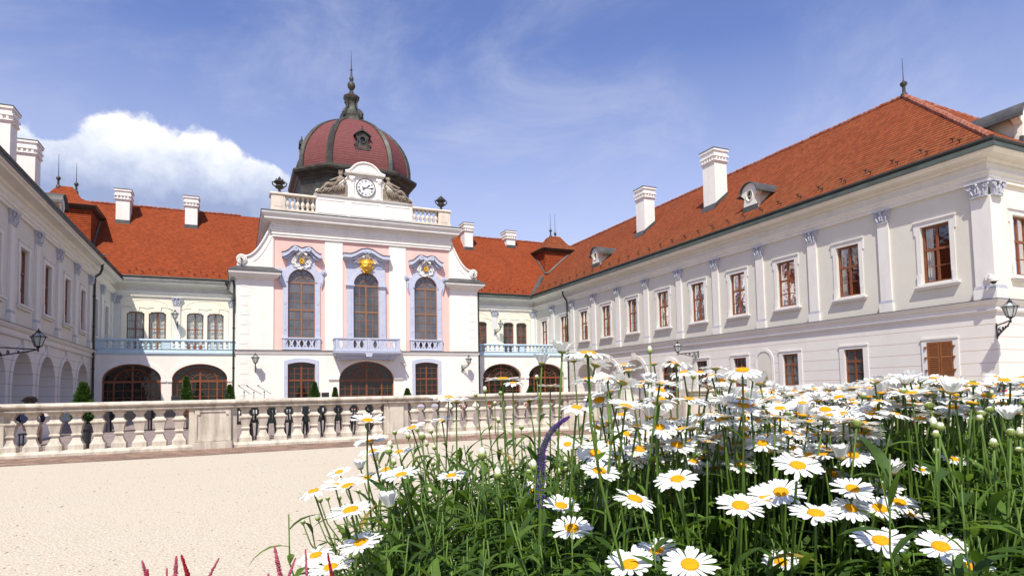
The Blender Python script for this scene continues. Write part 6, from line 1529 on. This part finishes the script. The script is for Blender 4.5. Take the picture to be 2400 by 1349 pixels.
for _ in range(16):                                 # more buds over the leafy left slope
    u = R_.uniform(860, 1330); v = R_.uniform(985, 1130); daisy(CAMP+ray(u, v)*R_.uniform(1.35, 1.8), 'b', None, None, 'left', .042)
# leafy stems that carry no flower
b = MB(); bl = MB(); bs = MB(); by = MB(); cnt = 0
while cnt < 3150:
    x = R_.uniform(.05, 3.3); y = R_.uniform(.25, 2.4)
    if cnt > 1800: x = R_.uniform(.03, 1.3); y = R_.uniform(.8, 2.2)
    if cnt > 2450: x = R_.uniform(.10, .45); y = R_.uniform(.9, 1.6)
    if cnt > 2560: x = R_.uniform(1.2, 2.7); y = R_.uniform(.6, 1.7)
    if not inbed(x, y): continue
    d = sqrt(x*x+y*y); ang = math.degrees(atan2(x, y))
    if d < .86: continue
    if ang < 10 and R_.random() < .6: continue
    if d > 2.2 and R_.random() < .45: continue
    top = R_.uniform(.74, 1.03)
    if ang > 58: top = R_.uniform(.75, 1.06)
    if ang < 24: top = R_.uniform(.62, 1.0)
    if 24 <= ang < 40 and d > 1.4: top = R_.uniform(.6, 1.0)
    if ang > 44 and d > 1.5: top = R_.uniform(.8, 1.05)
    if d < 1.0: top = min(top, R_.uniform(.6, .82) if ang < 60 else R_.uniform(.6, .9))
    elif d < 1.72 and 38 < ang < 59: top = min(top, R_.uniform(.58, .86) if d > 1.32 else R_.uniform(.5, .74))
    elif d < 1.35 and ang <= 38: top = min(top, R_.uniform(.66, .94))
    if ang < 14: top = min(top, R_.uniform(.55, .82) if d < 1.5 else R_.uniform(.6, .9))
    if x < .2: top = min(top, R_.uniform(.5, .9))
    cnt += 1
    pts = stem_curve((x, y, GZ-.03), (x+R_.gauss(0, .06)-(.05 if ang < 18 else 0), y+R_.gauss(0, .06), top), (R_.gauss(0, .2), R_.gauss(0, .2), 1), 6); k = len(pts)
    bs.tube(pts, [.003-.0015*i/(k-1) for i in range(k)], 4)
    nn = R_.randint(13, 19)
    for i in range(nn):
        f = .22+.78*i/nn; j = min(k-2, int(f*(k-1))); p = pts[j].lerp(pts[j+1], f*(k-1)-j)
        t = i*2.4+R_.uniform(-.6, .6); L = (.14-.06*f)*R_.uniform(.7, 1.3)
        rq = R_.random(); leaf(b if rq < .60 else bl if rq < .991 else by, p, (cos(t), sin(t), 0), L, L*R_.uniform(.062, .10), R_.uniform(.1, 1.15), R_.uniform(.3, 1.5), 5)
o = b.build('daisy_foliage', 'leaf_green', None, 'all', fix=False); tag(o, 'dark green lance shaped daisy leaves filling the flower bed', 'foliage', None, 'stuff')
o = bl.build('daisy_foliage', 'leaf_light', None, 'all', fix=False); tag(o, 'fresh light green daisy leaves scattered through the flower bed', 'foliage', None, 'stuff')
o = by.build('withered_leaves', 'leaf_yellow', None, 'all', fix=False); tag(o, 'few yellowed withered leaves among the green daisy leaves', 'leaves', None, 'stuff')
o = bs.build('flowerless_stems', 'stem_green', None, 'all', fix=False); tag(o, 'thin green flowerless stems inside the flower bed', 'foliage', None, 'stuff')
# violet spike
pts = [at(u, v, 125, .1) for u, v in ((1262, 1345), (1266, 1250), (1268, 1160), (1268, 1100), (1272, 1050), (1288, 1015), (1312, 990), (1334, 976))]
vr = empty('violet_flower_spike', (pts[0].x+.03, pts[0].y, GZ), 'curved violet flower spike rising alone among the daisies', 'flower spike')
MB().tube([Vector((pts[0].x+.03, pts[0].y, GZ-.02))]+pts, [.004]*7+[.002, .001], 6).build('stem', 'stem_green', vr, 'all')
b = MB(); N = 520
for i in range(N):
    f = 1.6+5.4*(i/N); j = min(6, int(f)); p = pts[j].lerp(pts[j+1], f-j); q = i/N; a = i*2.39996; d = (pts[j+1]-pts[j]).normalized(); s_ = d.orthogonal().normalized(); o_ = Matrix.Rotation(a, 3, d) @ s_
    rr = .0060*(1-q)**.5+.0011
    if q < .25 and R_.random() < .5: continue
    b.tube([p+o_*rr*.3, p+o_*rr*(1+.6*R_.random())+d*.0018], [.0012+.0008*(1-q), .0005], 4)
b.build('florets', 'petal_violet', vr, True)
# pink spikes at the lower left corner of the bed
for u, v, w, crim in ((333, 1313, 14, 0), (346, 1333, 12, 1), (391, 1331, 8, 0), (413, 1302, 14, 0), (425, 1300, 14, 1), (513, 1307, 10, 0), (643, 1279, 14, 0), (629, 1343, 14, 0), (679, 1335, 9, 0), (693, 1306, 10, 0), (716, 1286, 8, 0), (768, 1295, 10, 1)):
    d = R_.uniform(.80, .90); top = CAMP+ray(u, v)*d; lean = R_.gauss(.0, .012)
    if u == 513: lean = -.035
    bot = top+Vector((lean, 0, -.07)); base = Vector((bot.x+lean, bot.y+.02, 0))
    r = empty('pink_flower_spike', base, ('dark crimson' if crim else 'dusty pink')+' flower spike rising at the gravel edge of the bed', 'flower spike', 'crimson flower spikes at the bed edge' if crim else 'pink flower spikes at the bed edge')
    MB().tube([base, base.lerp(bot, .6)+Vector((.004, 0, 0)), bot, top], [.002, .002, .0016, .0008], 5).build('stem', 'petal_crimson', r, 'all')
    b = MB(); rw = w/2*d/FPX*1.15
    for i in range(210):
        q = i/210; p = bot.lerp(top, q); a = i*2.4; rr = rw*min(1, q*6+.3)*(1-q)**.35*.85
        o_ = Vector((cos(a), sin(a), R_.uniform(-.1, .5))); b.tube([p+o_*rr*.15, p+o_*rr*R_.uniform(.6, 1.25)], [.0006, .0009+.0006*R_.random()], 4)
    b.build('florets', 'petal_crimson' if crim else 'petal_pink', r, True)
    bb = MB()
    for i in range(5): t = i*2.4; leaf(bb, base.lerp(bot, .1+.13*i), (cos(t), sin(t), 0), .07, .014, .6, .9)
    bb.build('leaves', 'leaf_green', r, 'all', fix=False)
# magenta petunias at the back right
for u, v in ((2298, 922), (2325, 918), (2348, 925), (2312, 935), (2120, 985), (2200, 975)):
    p = CAMP+ray(u, v)*2.15; base = Vector((p.x+.02, p.y+.02, GZ-.02))
    r = empty('magenta_flower', base, 'magenta trumpet flower glimpsed behind the white daisies', 'flower', 'magenta flowers behind the daisies')
    MB().tube([base, p], .002, 5).build('stem', 'stem_green', r, 'all')
    q = Vector((-.5, -.7, .35)).normalized().to_track_quat('Z', 'Y'); b = MB()
    prof = [(.004, -.03), (.006, -.01), (.012, .0), (.026, .008), (.03, .005)]
    vs = [Vector((rr*cos(2*pi*k/15)*(1+.10*cos(5*2*pi*k/15)*(rr > .02)), rr*sin(2*pi*k/15)*(1+.10*cos(5*2*pi*k/15)*(rr > .02)), z)) for rr, z in prof for k in range(15)]
    b.add([p+q @ x for x in vs], [(i*15+k, i*15+(k+1) % 15, (i+1)*15+(k+1) % 15, (i+1)*15+k) for i in range(4) for k in range(15)]); b.build('petals', 'petal_magenta', r, 'all', fix=False)
